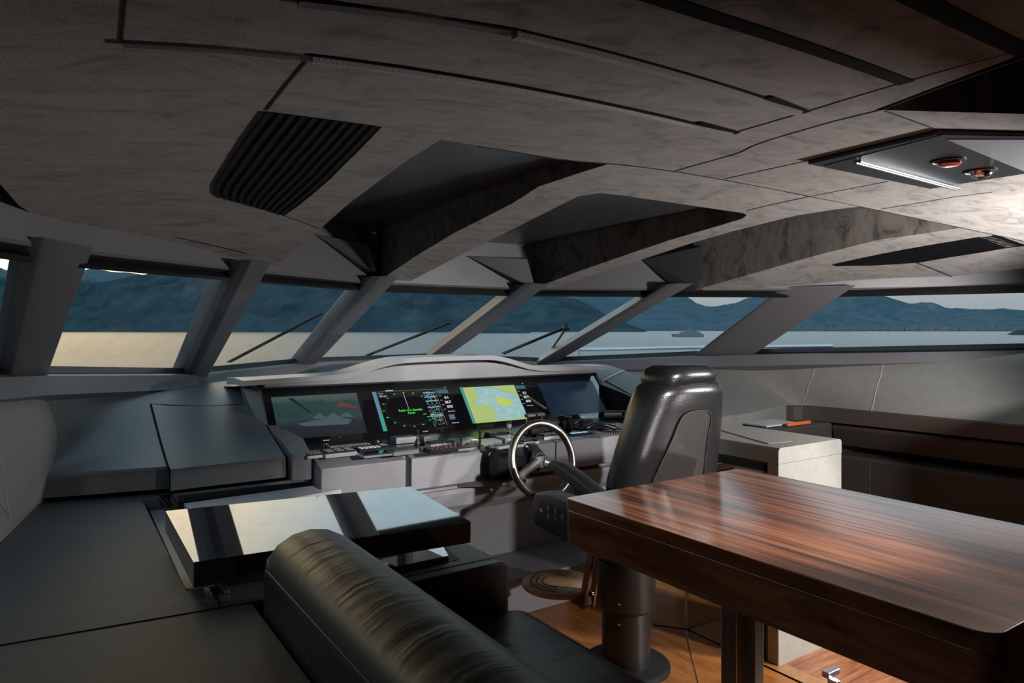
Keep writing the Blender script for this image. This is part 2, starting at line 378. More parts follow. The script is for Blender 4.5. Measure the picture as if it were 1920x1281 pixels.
for i in range(190):
    u = 1455+rr.random()*470; D = 3500+rr.random()*380; p = EYE+ray(u, HV)*D; s = rr.uniform(5, 14); h = rr.uniform(-4, 11); z = SEAZ+(D-3500)*.06
    addbox(tb, p.x-s, p.x+s, p.y-s, p.y+s, z-10, z+h+8)
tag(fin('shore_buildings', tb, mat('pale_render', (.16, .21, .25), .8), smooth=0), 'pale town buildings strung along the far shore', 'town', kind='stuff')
# passing ferry
fp = EYE+ray(1290, HV)*900
fr = thing('passing_yacht', (fp.x, fp.y, SEAZ), 'distant grey motor yacht on the sea behind the helm seat', 'boat')
YG = mat('yacht_grey', (.20, .24, .27), .6); wx = RT
def yb(name, a, b, d, z0, z1, m=YG, rake=0):
    n = FW; o = Vector((fp.x, fp.y, SEAZ)); P = [(a, -d), (b, -d), (b, d), (a, d)]
    lo = [o+wx*p[0]+n*p[1]+Vector((0, 0, z0)) for p in P]; hi = [o+wx*(p[0]+(rake if p[0] == a else -rake*.3))+n*p[1]+Vector((0, 0, z1)) for p in P]
    return loft(name, [lo, hi], m, fr, smooth=0)
yb('hull', -18, 19, 4, -.5, 4, rake=-3); yb('deckhouse', -12, 16, 3.4, 4, 6.6, rake=3); yb('bridge_deck', -7, 11, 3, 6.6, 9, rake=3); yb('mast', 0, 2.5, .4, 9, 12.5, rake=.6); yb('flying_deck', -2, 9, 2.8, 9, 9.5)
# ------------------------------------------------------------------ window ring
RB = [Vector(p) for p in ((-1.35, 1.4, 1.46), (-.10, 3.68, 1.365), (.77, 4.93, 1.27), (1.64, 5.36, 1.305), (2.76, 5.36, 1.32), (3.63, 4.93, 1.275), (4.50, 3.68, 1.36), (5.60, 1.9, 1.447), (6.3, .2, 1.5))]
RTP = [Vector(p) for p in ((-1.1, 1.4, 1.80), (.01, 2.88, 1.80), (.765, 3.56, 1.813), (1.64, 4.055, 1.81), (2.76, 4.055, 1.81), (3.635, 3.56, 1.81), (4.39, 2.88, 1.80), (5.28, 1.88, 1.805), (5.9, .2, 1.81))]
def inset(R, d, dz=0):
    out = []
    for i, p in enumerate(R):
        a = R[max(i-1, 0)]; b = R[min(i+1, len(R)-1)]; t = (b-a); t.z = 0; t.normalize(); n = Vector((t.y, -t.x, 0))
        out.append(p+n*d+Vector((0, 0, dz)))
    return out
# glass panes, W0..W6
for i in range(7+1-0):
    if i > 6: break
    a, b, c, d = RB[i], RB[i+1], RTP[i+1], RTP[i]
    if i == 6: b, c = RB[8], RTP[8]
    lift = Vector((0, 0, 0)); nrm = (b-a).cross(d-a).normalized()
    if nrm.z < 0: nrm = -nrm
    g = prism('window_%d' % (i+1), [a, b, c, d], nrm*.012, GLASS, smooth=0); tag(g, kind='structure')
    # black gasket as a frame child
    bm = bmesh.new(); wd = .022
    for p, q in ((a, b), (b, c), (c, d), (d, a)):
        tt = (q-p).normalized(); s = nrm.cross(tt)
        cen = (a+b+c+d)/4
        if s.dot(cen-p) < 0: s = -s
        for k in (1,):
            lp = [p-nrm*.02, p+s*wd-nrm*.02, p+s*wd+nrm*.02, p+nrm*.02]; lq = [x+(q-p) for x in lp]
            addloft(bm, [lp, lq])
    fin('gasket', bm, BLACKM, g, 0)
# pillars
def pillar(n, i, wa, wb, dep, offa=(0, 0), m=GREYP):
    b, t = RB[i], RTP[i]; tb_ = (RB[i+1]-RB[i-1]); tb_.z = 0; tb_.normalize()
    if i in (2, 3, 4, 5): tb_ = (tb_+Vector((1, 0, 0))*1.2).normalized()
    nin = Vector((tb_.y, -tb_.x, 0))            # towards the room
    ax = t-b; loops = []
    for k in (-.14, 1.10):
        c = b+ax*k; W = wb if k < .5 else wa
        loops.append([c-tb_*W/2-nin*dep*.45, c-tb_*W/2+nin*dep*.35, c-tb_*W*.25+nin*dep*.5, c+tb_*W*.5+nin*dep*.5, c+tb_*W/2-nin*dep*.45])
    return tag(loft('trim_%d' % n, loops, m, bevel=.006), 'grey raked windscreen pillar', kind='structure')
pillar(1, 1, .26, .22, .12); pillar(2, 2, .14, .13, .26); pillar(3, 3, .16, .13, .27); pillar(4, 4, .17, .15, .28); pillar(5, 5, .17, .15, .28); pillar(6, 6, .46, .44, .12)
# sill band under the glass and soffit + fascia over it
def band(name, lines, m, thick=None, kind='structure', label=None, smooth=20):
    bm = bmesh.new(); addloft(bm, lines, caps=False, closed=False); o = fin(name, bm, m, smooth=smooth, recalc=False)
    return tag(o, label, kind=kind)
s0 = RB; s1 = inset(RB, .07, -.015); s2 = inset(RB, .10, -.10); s3 = inset(RB, .02, -.14)
band('trim_7', [inset(RB, -.06, 0), s0, s1, s2, s3], GREYP, label='grey sill band under the windscreen')
f0 = inset(RTP, -.10, -.005); f1 = inset(RTP, .05, .018); f2 = inset(RTP, .06, .03); f3 = inset(RTP, .07, .45)
f1 = [Vector((p.x, p.y, p.z)) for p in f1]
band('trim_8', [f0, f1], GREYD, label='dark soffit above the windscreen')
band('trim_9', [f1, f2, f3], GREYP, label='grey fascia above the windscreen')
# ------------------------------------------------------------------ ceiling
ceil_ = thing('ceiling', (2.2, 1, 2.1), kind='structure')
RZ = 2.24
perim = [onC(u, v) for u, v in ((0, 345), (35, 385), (75, 410), (150, 432), (250, 452), (350, 475), (450, 495), (512, 505))]
edge1 = [onC(u, v) for u, v in ((602, 428), (650, 385), (710, 340), (765, 300), (826, 262))]
arc = [onC(u, v) for u, v in ((900, 274), (960, 283), (1060, 300), (1175, 309), (1267, 321), (1360, 337), (1500, 364), (1652, 395), (1804, 427), (1920, 452))]
# continue beyond the right edge of the frame, mirrored about the centre line
pw = [Vector((-1.6, -3, 0)), Vector((-1.1, 0, 0)), Vector((-.6, 1.3, 0))]
star = [Vector((4.6, 1.35, 0)), Vector((5.1, 1.1, 0)), Vector((5.6, .2, 0)), Vector((6, -3, 0))]
outer = pw+perim+edge1+arc+star
h1 = onC(1640, 206); h2 = onC(1920, 208); h3 = onC(1920, 100)
hatch = [h1, h1+(h2-h1)*3.2, h1+(h2-h1)*3.2+(h3-h2)*2.6, h1+(h3-h1)*2.2]
sheet('ceiling_panel', outer, [hatch], zc, SUEDE, ceil_, ztop=RZ, sp=.13)
# forward web with beams
web_l = [onC(u, v, offW) for u, v in ((1165, 300), (1085, 325), (1010, 350), (960, 382), (850, 438), (780, 480), (715, 524))]
b1_end = [onC(770, 527, offW)]
b1_r = [onC(u, v, offW) for u, v in ((868, 476), (945, 438), (1010, 405), (1060, 380), (1085, 368), (1125, 362), (1170, 367), (1280, 383), (1395, 400), (1400, 404), (1392, 410))]
b2_l = [onC(u, v, offW) for u, v in ((1373, 416), (1257, 450), (1180, 476), (1090, 507), (1003, 540))]
b2_end = [onC(1040, 541, offW)]
b2_r = [onC(u, v, offW) for u, v in ((1120, 513), (1209, 485), (1290, 458), (1373, 434), (1473, 409), (1565, 393), (1640, 384), (1655, 380))]
back = [onC(u, v, offW) for u, v in ((1500, 350), (1360, 322), (1267, 307))]
def zf3(x, y): return zc(x, y)+offW(x, y)
sheet('ceiling_beam', web_l+b1_end+b1_r+b2_l+b2_end+b2_r+back, [], zf3, SUEDE, ceil_, ztop=RZ, sp=.12)
# starboard forward panel
sb_l = [onC(u, v, offS) for u, v in ((1300, 545), (1411, 513), (1527, 480), (1642, 451), (1773, 432), (1840, 420))]
sb_r = [onC(u, v, offS) for u, v in ((1920, 503), (1781, 519), (1681, 531), (1527, 539))]
def zf2(x, y): return zc(x, y)+offS(x, y)
ex = onC(1920, 440, offS)
sheet('ceiling_panel', sb_l+[ex, Vector((ex.x+.8, ex.y-.2, 0)), Vector((4.6+.7, 1.1, 0)), Vector((5.2, 1.45, 0))]+sb_r, [], zf2, SUEDE, ceil_, ztop=RZ, sp=.12)
# gloss lining of the three recesses and everything over the panels
sheet('recess_lining', [(-1.8, -3.2), (6.6, -3.2), (6.6, .4), (5.4, 1.9), (4.25, 3.1), (3.45, 3.75), (2.7, 4.0), (1.7, 4.0), (.95, 3.75), (.15, 3.1), (-.9, 1.9)], [], lambda x, y: 2.235-.045*max(0, y-2.2)**1.5*.9 , GLOSSG, ceil_, sp=.25)
FACM = mat('facet_shade', (.030, .031, .035), .5)  # shade beside the beams put into a dark facet colour
# faceted corner pieces between fascia and beams, dark colour standing for shade
def facet(A, B, C, D_=None):
    bm = bmesh.new(); P = [A, B, C]+([D_] if D_ else []); vs = [bm.verts.new(p) for p in P]; q = [bm.verts.new(Vector(p)+Vector((.12, .25, .05))) for p in P]
    bm.faces.new(vs); bm.faces.new(q[::-1]); n = len(P)
    for i in range(n): bm.faces.new((vs[i], vs[(i+1) % n], q[(i+1) % n], q[i]))
    return fin('fascia_facet', bm, FACM, ceil_, 0)
def atf(u, v, d):                              # point a little in front of the fascia
    R = inset(RTP, .072+d); r = ray(u, v)
    for p, q in zip(R, R[1:]):
        s = q-p; s.z = 0; n = Vector((s.y, -s.x, 0)); D = (p-EYE).dot(n)/r.dot(n); P = EYE+r*D; f = (P-p).dot(s)/s.length_squared
        if D > 0 and -.001 <= f <= 1.001: return P
for k, (Ap, Bp, Cp, Dp) in enumerate((((593, 440), (703, 461), (717, 524), (697, 520)), ((876, 480), (988, 486), (1004, 542), (982, 541)), ((1205, 488), (1316, 462), (1318, 545), (1272, 545)))):
    facet(atf(*Ap, .004), atf(*Bp, .10), atf(*Cp, .05), atf(*Dp, .004))
VENTB = mat('vent_black', (.006, .006, .007), .6, spec=.15)
# air grilles
def grille(curL, curR, n, label, cat='air vent', of=0):
    zc = lambda x, y: globals()['zc'](x, y)+(of(x, y) if of else 0)
    c = curL[0]; g = thing('air_vent', (c.x, c.y, c.z), label, cat, 'ceiling air vents')
    A, B = resample(curL, 16), resample(curR, 16)
    bm = bmesh.new(); lo = [[Vector((p.x, p.y, zc(p.x, p.y)-.0015)) for p in (A[i].lerp(B[i], k/8) for k in range(9))] for i in range(16)]
    addloft(bm, lo, caps=False, closed=False)
    fin('backing', bm, RUBBER, g, 30)
    for k in range(n):
        f0_, f1_ = (k+.0)/n, (k+.55)/n; L_ = []
        for a, b in zip(A, B):
            p, q = a.lerp(b, f0_), a.lerp(b, f1_); zp, zq = zc(p.x, p.y), zc(q.x, q.y)
            L_.append([Vector((p.x, p.y, zp-.0045)), Vector((q.x, q.y, zq-.0026)), Vector((q.x, q.y, zq-.0018)), Vector((p.x, p.y, zp-.0025))])
        loft('slat', L_, VENTB, g)
    return g
gl = [onC(u, v) for u, v in ((500, 208), (462, 258), (430, 305), (402, 348), (404, 362), (416, 370))]
gr = [onC(u, v) for u, v in ((716, 237), (665, 290), (620, 335), (585, 365), (560, 385), (533, 404))]
grille(gl, gr, 11, 'black slatted air vent in the port ceiling panel, at upper left')
gl = [onC(u, v, offS) for u, v in ((1925, 460), (1830, 474), (1720, 492), (1640, 497), (1568, 498))]
gr = [onC(u, v, offS) for u, v in ((1868, 440), (1800, 450), (1700, 467), (1642, 478), (1560, 496))]
grille(gl, gr, 9, 'long black slatted air vent above the right side window', of=offS)
# slots, seams
def C_(*pp): return [onC(u, v) for u, v in pp]
bm = bmesh.new(); rb = lambda *p, w=.03, **k: ribbon(bm, C_(*p), w, **k)
rb((583, 102), (760, 125), (960, 158), (1160, 198), (1300, 230), (1382, 249), w=.012, side=0)
rb((560, -5), (700, 15), (960, 54), (1130, 95), (1300, 142), (1440, 185), (1512, 209), w=.014)
fin('light_slot', bm, RUBBER, ceil_)
bm = bmesh.new()
rb((1210, -12), (1330, 28), (1450, 66), (1580, 110), (1700, 154), w=.034, side=0); rb((1700, -12), (1800, 38), (1870, 72), (1925, 98), w=.04, side=0)
rb((1440, 181), (1512, 209), w=.022, off=-.004); rb((1310, 229), (1382, 248), w=.02, off=-.004)
fin('light_slot', bm, RUBBER, ceil_)
TRM = mat('slot_trim', (.5, .49, .5), .4, bump=.6, bscale=300)
TRD = mat('slot_ribbon', (.14, .135, .14), .5, bump=.8, bscale=300)
bm = bmesh.new(); rb((583, 106), (760, 130), (960, 163), (1160, 203), (1300, 235), (1370, 248), w=.010, off=-.012, th=.012, side=-.4)
rb((960, 60), (1130, 101), (1300, 148), (1440, 192), (1495, 208), w=.016, off=-.013, th=.013, side=-.4)
fin('slot_trim', bm, TRM, ceil_)
bm = bmesh.new(); rb((230, 78), (400, 88), (583, 106), w=.018, off=-.006, th=.006); rb((560, 0), (760, 24), (960, 58), w=.02, off=-.006, th=.006)
fin('slot_ribbon', bm, TRD, ceil_)
bm = bmesh.new(); sm = lambda *p, w=.004: ribbon(bm, C_(*p), w, off=-.0015, th=.003)
sm((228, 80), (236, 0), w=.003); sm((583, 105), (540, 155), (500, 206), w=.0045); sm((1267, 320), (1375, 290), (1392, 284), (1410, 274), (1450, 260), (1560, 228), (1655, 205), (1760, 165), (1920, 108))
sm((1382, 247), (1510, 210), (1600, 182), (1760, 135), (1920, 92)); sm((1360, 335), (1515, 301)); sm((1652, 392), (1790, 369), (1860, 360)); sm((1400, 395), (1520, 368), (1665, 340), w=.003)
sm((1660, 208), (1757, 243)); sm((530, 403), (600, 429), w=.003); sm((330, 445), (462, 475), w=.006); sm((1420, 534), (1540, 530), w=.006); sm((1717, 492), (1785, 519), w=.004)
ribbon(bm, arc, .008, off=-.0015, th=.003, side=.5)  # dark strip drawn as the shadow line of the step edge
fin('panel_seam', bm, BLACKM, ceil_)
# overhead console
P = [onC(u, v) for u, v in ((1515, 300), (1757, 243))]; q1 = onC(1920, 247); P.append(P[1]+(q1-P[1])*1.6); r1 = onC(1790, 368); r2 = onC(1920, 349); P += [r1+(r2-r1)*2.2, r1]
ZK = zc(2.5, 1.1)
oc = thing('overhead_console', (2.5, 1.15, ZK-.012), 'black overhead console panel on the suede ceiling with a red lens', 'console')
fr_ = [Vector((p.x, p.y, ZK-.012)) for p in P]
prism('console_plate', fr_, (0, 0, .03), BLACKS, oc, bevel=.002)
def OK(u, v, dz=-.012): return atz(u, v, ZK+dz)
gpoly = [OK(1775, 262, -.0135), OK(1990, 262, -.0135), OK(1990, 350, -.0135)]
prism('reflector_panel', gpoly, (0, 0, .003), mat('pale_reflector', (.45, .47, .52), .35, metal=.6), oc)
bm = bmesh.new(); A, B = OK(1548, 310, -.0135), OK(1768, 253, -.0135); d = Vector((.004, .008, 0)); addloft(bm, [[A, A+d, A+d+Vector((0, 0, .002)), A+Vector((0, 0, .002))], [B, B+d, B+d+Vector((0, 0, .002)), B+Vector((0, 0, .002))]]); fin('panel_seam', bm, RUBBER, oc)
A, B = OK(1604, 305, -.016), OK(1792, 355, -.016)
bm = bmesh.new(); addtube(bm, [A, B], .006, 8); s = (B-A).normalized().cross(Vector((0, 0, 1)))*.014; addtube(bm, [A+s, B+s], .005, 8); fin('grab_bar', bm, SATIN, oc)
for (u, v, mm, nm_) in ((1777, 303, RED, 'red_lens'), (1837, 322, CHROME, 'chrome_spotlight')):
    c = OK(u, v, -.014); R_ = .046
    lathe(nm_+'_socket', c, [(0.001, .002), (R_+.006, .002), (R_+.006, -.002), (R_-.002, -.0025), (R_-.006, .001), (0.001, .0012)], BLACKM, oc, n=32)
    cc = c+Vector((.004, -.004, 0))
    if mm is RED: lathe(nm_, cc, [(.001, 0), (R_-.012, 0), (R_-.012, -.010), (R_-.018, -.014), (.001, -.015)], mm, oc, n=28)
    else:
        o = lathe(nm_, cc, [(.001, 0), (R_-.008, 0), (R_-.012, -.008), (R_-.02, -.018), (.012, -.022), (.008, -.012), (.001, -.012)], mm, oc, n=28)
# dark hatch over the hole
tag(prism('roof_hatch', [Vector((h.x, h.y, RZ-.05)) for h in [hatch[0]+Vector((-.1, -.1, 0)), hatch[1]+Vector((.2, .1, 0)), hatch[2]+Vector((.2, -.2, 0)), hatch[3]+Vector((-.1, -.2, 0))]], (0, 0, .02), BLACKG), 'black glass roof hatch recessed at the upper right of the ceiling', 'hatch')
# aft bulkhead with an added unseen light blocker, aft walls
bx = lambda nm, *a, m=GREYD, **k: tag(box(nm, *a, m, bevel=0, smooth=0), kind='structure')
bx('wall_back', -2.2, 6.8, -3.3, -3.2, 0, 2.3)
LK = box('ceiling_blocker', 2.85, 3.15, -.8, .735, 1.60, 2.04, GREYD, bevel=.01); tag(LK, 'added unseen dark grey locker under the ceiling aft on the right side', 'blocker')  # added out of view to cut light off the aft ceiling
bx('wall_left', -2.2, -1.75, -3.3, 1.2, 0, 2.3); bx('wall_right', 6.4, 6.8, -3.3, .1, 0, 2.3)
tag(box('floor', -2.2, 6.8, -3.3, 5.6, -.06, 0, FLOORW, bevel=0, smooth=0), kind='structure')

hw = [Vector((p.x, p.y, 0)) for p in inset(RB, -.03)]
band('trim_12', [inset(RB, -.03, -.05), hw], BLACKM, label='dark forward bulkhead below the windscreen')  # front hull wall below the sill, closes off outside light
# ------------------------------------------------------------------ dashboards and side walls
def lerp(a, b, t): return a+(b-a)*t
def ringy(x, R=RB):
    for p, q in zip(R, R[1:]):
        if p.x <= x <= q.x: return lerp(p.y, q.y, (x-p.x)/(q.x-p.x)), lerp(p.z, q.z, (x-p.x)/(q.x-p.x))
    return R[-1].y, R[-1].z
SR = inset(RB, .06, -.10)
# port wall
wt = [Vector(p) for p in ((-1.4, 1.3, 1.42), (-.75, 2.5, 1.40), (-.22, 3.45, 1.352), (-.03, 3.72, 1.335), (.03, 3.87, 1.25), (-.01, 3.80, 1.10), (-.03, 3.72, .93), (-.06, 3.62, .80))]
wallL = thing('wall_left', (-.5, 2.5, .78), kind='structure')
TL = [Vector(p) for p in ((-1.45, 1.2, 1.50), (-.72, 2.55, 1.46), (-.20, 3.50, 1.405), (-.06, 3.72, 1.385), (.035, 3.93, 1.235))]
BL = [Vector(p) for p in ((-1.0, 1.0, .74), (-.30, 2.45, .74), (-.13, 2.98, .74), (-.085, 3.35, .74), (-.03, 3.75, .74))]
a_, b_ = resample(smoothc(TL, 1), 30), resample(smoothc(BL, 1), 30)
loft('leather_panel', [[a_[i].lerp(b_[i], k/12)+Vector((.07*4*(k/12)*(1-k/12)*(i/29)**3, 0, 0)) for i in range(30)] for k in range(13)], LEATHW, wallL, caps=False, closed=False)
box('backing', -1.9, -1.5, -3, 1.4, 0, 1.5, GREYD, wallL, bevel=0)
bm = bmesh.new(); addtube(bm, [atx(0, 862, -.135), Vector((-.112, 3.22, .80))], .002, 6)
fin('stitch_seam', bm, mat('pale_stitch', (.5, .5, .5), .5), wallL)
# port dash surface
def dash(name, x0, x1, yf, parent, mirror=False, zf=.92, lip=.10, cut=None, yfun=None):
    n, m_ = 22, 14; rows = []
    for j in range(m_+1):
        s = j/m_; row = []
        for i in range(n+1):
            x = lerp(x0, x1, i/n); yr, zr = ringy(x, SR); y0 = yfun(x) if yfun else yf
            y = lerp(y0, yr+.03, s); z = lerp(zf+(y-y0)*.30, zr, s**3)
            row.append(Vector((x, y, z)))
        rows.append(row)
    fr2 = [Vector((p.x, p.y-.006, p.z-.012)) for p in rows[0]]; fr3 = [Vector((p.x, p.y-.012, p.z-lip)) for p in rows[0]]; fr4 = [p+Vector((0, .25, 0)) for p in fr3]
    return loft(name, [fr4, fr3, fr2]+rows, LEATHD, parent, caps=False, closed=False, smooth=20)
dsh = thing('dashboard', (.5, 4.0, .8), 'dark grey leather dashboard under the left windscreen panes', 'dashboard')
PL_Y = lambda x: 3.66-.12*max(0, min(1, (x+.1)/.6))
dash('dash_top', -.03, 1.05, 3.56, dsh, yfun=PL_Y)
# hatch lid on it: raised by 6 mm with gap round it
def dz(x, y, yfun=PL_Y, zf=.92):
    yr, zr = ringy(x, SR); y0 = yfun(x); s = max(0, (y-y0)/(yr+.03-y0)); return lerp(zf+(y-y0)*.30, zr, s**3)
def lid(x0, x1, y0, y1, off, name, m):
    rows = []
    for j in range(9):
        y = lerp(y0, y1, j/8); rows.append([Vector((lerp(x0, x1, i/6), y, dz(lerp(x0, x1, i/6), y)+off)) for i in range(7)])
    f = [p+Vector((0, -.006, -.09-off)) for p in rows[0]]
    return loft(name, [f]+rows, m, dsh, caps=False, closed=False)
lid(.467, .985, 3.50, 4.17, .007, 'lid', LEATHD)
bm = bmesh.new()
for xx in (.462, .990):
    addtube(bm, [Vector((xx, y, dz(xx, y)+.001)) for y in (3.52, 3.7, 3.9, 4.1, 4.175)], .0045, 6)
addtube(bm, [Vector((xx, 4.178, dz(xx, 4.178)+.001)) for xx in (.462, .7, .990)], .0045, 6)
addtube(bm, [Vector((.464, 3.50, .92)), Vector((.464, 3.49, .81))], .003, 6)
fin('lid_gap', bm, RUBBER, dsh)
# wing between lid and console
loft('side_wing', [[Vector(p) for p in lp] for lp in (
    [(1.0, 3.45, .80), (1.10, 3.45, .80), (1.10, 3.45, .93), (1.0, 3.45, .935)], [(1.0, 3.62, .80), (1.11, 3.62, .80), (1.11, 3.62, .985), (1.0, 3.62, .985)],
    [(.99, 3.785, .81), (1.06, 3.785, .81), (1.06, 3.785, 1.02), (.99, 3.785, 1.02)])], LEATHD, dsh, bevel=.006)
# starboard dash
ds2 = thing('dashboard', (3.9, 4.0, .8), 'grey dashboard shelf at the right end of the helm console', 'dashboard')
YS = lambda x: 3.5-.42*max(0, min(1, (x-3.42)/.35))
dash('dash_top', 3.46, 3.74, 3.2, ds2, yfun=YS, zf=.97, lip=.05)
prism('end_cheek', [(3.44, 3.1, .75), (3.44, 4.1, .75), (3.44, 4.12, 1.17), (3.44, 3.7, 1.09), (3.44, 3.1, .93)], (.03, 0, 0), BLACKM, ds2, bevel=.003)
bm = bmesh.new(); 
def dz2(x, y): 
    yr, zr = ringy(x, SR); s = max(0, (y-YS(x))/(yr+.03-YS(x))); return lerp(.97+(y-YS(x))*.30, zr, s**3)
addtube(bm, [Vector((x, 4.02, dz2(x, 4.02)+.003)) for x in (3.5, 3.6, 3.72)], .006, 6); fin('edge_trim', bm, SATIN, ds2)
bm = bmesh.new(); addtube(bm, [Vector((3.52, y, dz2(3.52, y)+.002)) for y in (3.3, 3.6, 4.0)], .004, 6); fin('lid_gap', bm, RUBBER, ds2)
# deck behind console, under the middle panes
band('trim_11', [[Vector((x, 4.02, 1.235)) for x in (.9, 1.6, 2.2, 2.8, 3.5)], [Vector((x, ringy(x, SR)[0]+.04, ringy(x, SR)[1]+.0)) for x in (.9, 1.6, 2.2, 2.8, 3.5)]], LEATHD, label='grey deck between the console hood and the windscreen')
# starboard wall: leather panels down to a ledge
wr = thing('wall_right', (5, 2, .97), kind='structure')
TR = resample(smoothc([Vector(p) for p in ((3.70, 4.80, 1.215), (3.95, 4.47, 1.235), (4.20, 4.12, 1.262), (4.47, 3.70, 1.335), (4.75, 3.27, 1.352), (5.58, 1.90, 1.435), (6.28, .2, 1.49))], 1), 60)
BR = resample(smoothc([Vector(p) for p in ((3.68, 3.075, .97), (4.15, 3.12, .97), (4.55, 3.24, .975), (4.78, 3.22, .975), (4.88, 2.9, .97), (4.94, 1.8, .97), (5.1, .2, .97))], 2), 60)
loft('leather_panel', [[a.lerp(b, k/6) for a, b in zip(TR, BR)] for k in range(7)], LEATHW, wr, caps=False, closed=False)
def near(L_, u): return min(L_, key=lambda p: abs(proj(p)[0]-u))
def seampair(ut, ub):                       # the seam lies on one rule line of the wall surface
    k = min(range(60), key=lambda i: abs(proj(TR[i])[0]-ut)); j = min(range(60), key=lambda i: abs(proj(BR[i])[0]-ub)+(900 if BR[i].x < 4.6 else 0))
    (ua, va), (ub2, vb) = proj(TR[k]), proj(BR[j]); out = []
    G = []
    for ii in range(3, 59):
        for h in range(6):
            A, B = TR[ii].lerp(TR[ii+1], h/6), BR[ii].lerp(BR[ii+1], h/6)
            for f in range(0, 49): P = A.lerp(B, f/48); G.append((P, *proj(P)))
    for q in range(9):
        u, v = ua+(ub2-ua)*q/8, va+(vb-va)*q/8; out.append(min(G, key=lambda g: (g[1]-u)**2+(g[2]-v)**2)[0])
    return out
def interp(L_, u): return near(L_, u)
bm = bmesh.new()
for ut, ub in ((1530, 1505), (1665, 1638)):
    o_ = Vector((-.003, -.002, 0)); addtube(bm, [p+o_ for p in seampair(ut, ub)], .0035 if ut > 1600 else .0025, 6)
fin('panel_seam', bm, mat('seam_edge', (.5, .5, .5), .4), wr)
# pale trim under the window at far right
A = [aty(1893, 652, 2.0), aty(1935, 650, 2.0), aty(1935, 668, 2.0), aty(1903, 668, 2.0)]
A = [interp(TR, 1893), interp(TR, 1990)]
prism('window_corner_trim', [A[0]+Vector((-.03, 0, -.005)), A[1]+Vector((-.03, 0, -.005)), A[1]+Vector((-.05, 0, -.075)), A[0]+Vector((.0, -.10, -.065))], (.02, 0, 0), mat('light_grey_trim', (.42, .42, .45), .45), wr, bevel=.003)
# ledge nosing and dark wainscot below
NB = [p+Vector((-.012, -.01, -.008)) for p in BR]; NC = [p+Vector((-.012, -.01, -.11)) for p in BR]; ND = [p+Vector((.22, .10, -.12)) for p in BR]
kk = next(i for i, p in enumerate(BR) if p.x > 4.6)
for s_, m_ in ((slice(0, kk+1), LEATHW), (slice(kk, None), mat('shaded_ledge_leather', (.065, .045, .038), .6))): loft('ledge_nosing', [BR[s_], NB[s_], NC[s_], ND[s_]], m_, wr, caps=False, closed=False)  # nosing past the corner coloured brown for the shade there
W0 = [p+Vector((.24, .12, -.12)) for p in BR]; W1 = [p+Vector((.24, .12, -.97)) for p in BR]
loft('wainscot', [W0, W1], SHADEUP, wr, caps=False, closed=False)  # shade below the ledge put into the wainscot colour
bm = bmesh.new()
for uu in (1637, 1708, 1855):
    A = min(W0, key=lambda p: abs(proj(p)[0]-uu) if p.y < 3 else 9e9); addtube(bm, [A+Vector((-.003, 0, -.1)), A+Vector((-.003, 0, -.85))], .003, 5)
fin('wainscot_seam', bm, mat('faint_seam', (.12, .10, .09), .5), wr)
# bench seat below the ledge at starboard
bench = thing('side_bench', (4.7, 1.8, 0), 'upholstered bench, dark brown for shade, along the right wall under the ledge', 'bench')
bq = [p for p in BR if p.y < 3.0]
loft('bench_back', [[p+Vector((.20, .0, -.12)) for p in bq], [p+Vector((.02, 0, -.13)) for p in bq], [p+Vector((.0, 0, -.15)) for p in bq], [p+Vector((.06, 0, -.28)) for p in bq], [p+Vector((.22, 0, -.29)) for p in bq]], SHADEUP, bench, caps=False, closed=False)
loft('bench_base', [[p+Vector((.21, 0, -.33)) for p in bq], [p+Vector((.0, 0, -.34)) for p in bq], [p+Vector((-.02, 0, -.36)) for p in bq], [p+Vector((-.02, 0, -.965)) for p in bq]], SHADEUP, bench, caps=False, closed=False)
bm = bmesh.new()
for uu in (1640, 1710, 1856):
    A = min(bq, key=lambda p: abs(proj(p+Vector((-.02, 0, -.6)))[0]-uu)); addtube(bm, [A+Vector((-.022, 0, -.37)), A+Vector((-.022, 0, -.96))], .002, 5)
fin('panel_seam', bm, mat('faint_seam2', (.10, .085, .08), .5), bench)
# papers and orange cover lying on the ledge behind the cabinet
pz = Vector((4.08, 3.0, 0))
tag(box('paper_folder', pz.x-.12, pz.x+.22, pz.y-.10, pz.y+.10, .901, .913, mat('pale_folder', (.55, .55, .58), .5), bevel=.002), 'pale grey folder lying behind the grey cabinet', 'folder')
oz = Vector((4.22, 2.98, 0))
tag(box('orange_cloth', oz.x-.10, oz.x+.16, oz.y-.13, oz.y-.105, .90, .922, mat('orange_cloth', (.75, .16, .04), .7), bevel=.006), 'orange folded cloth beside the pale folder behind the cabinet', 'cloth')
tag(box('shelf_unit', 3.5, 4.55, 2.80, 3.04, 0, .898, SHADEUP, bevel=.01), 'dark brown low unit behind the grey cabinet', 'cabinet')
# starboard aft sideboard (outside the frame; added to shade the lower wall from the lamp)
tag(box('baffle', 4.2, 4.7, 1.0, 1.5, 0, 1.24, SHADEUP, bevel=.02), 'added unseen dark brown sideboard aft on the right side', 'cabinet')
# ------------------------------------------------------------------ helm console
X0, X1 = 1.0, 3.44
con = thing('helm_console', (2.22, 3.7, 0), 'light grey helm console across the front with a curved hood', 'console')
def prof(x): return [Vector((x, y, z)) for y, z in ((4.3, 0), (3.62, 0), (3.62, .2), (3.52, .2), (3.52, .50), (3.42, .56), (3.385, .64), (3.385, .665), (3.43, .67), (3.43, .87), (3.52, .89), (3.80, .905), (4.3, .905))]
loft('console_body', [prof(1.115), prof(X1)], PANELG, con, bevel=.004)
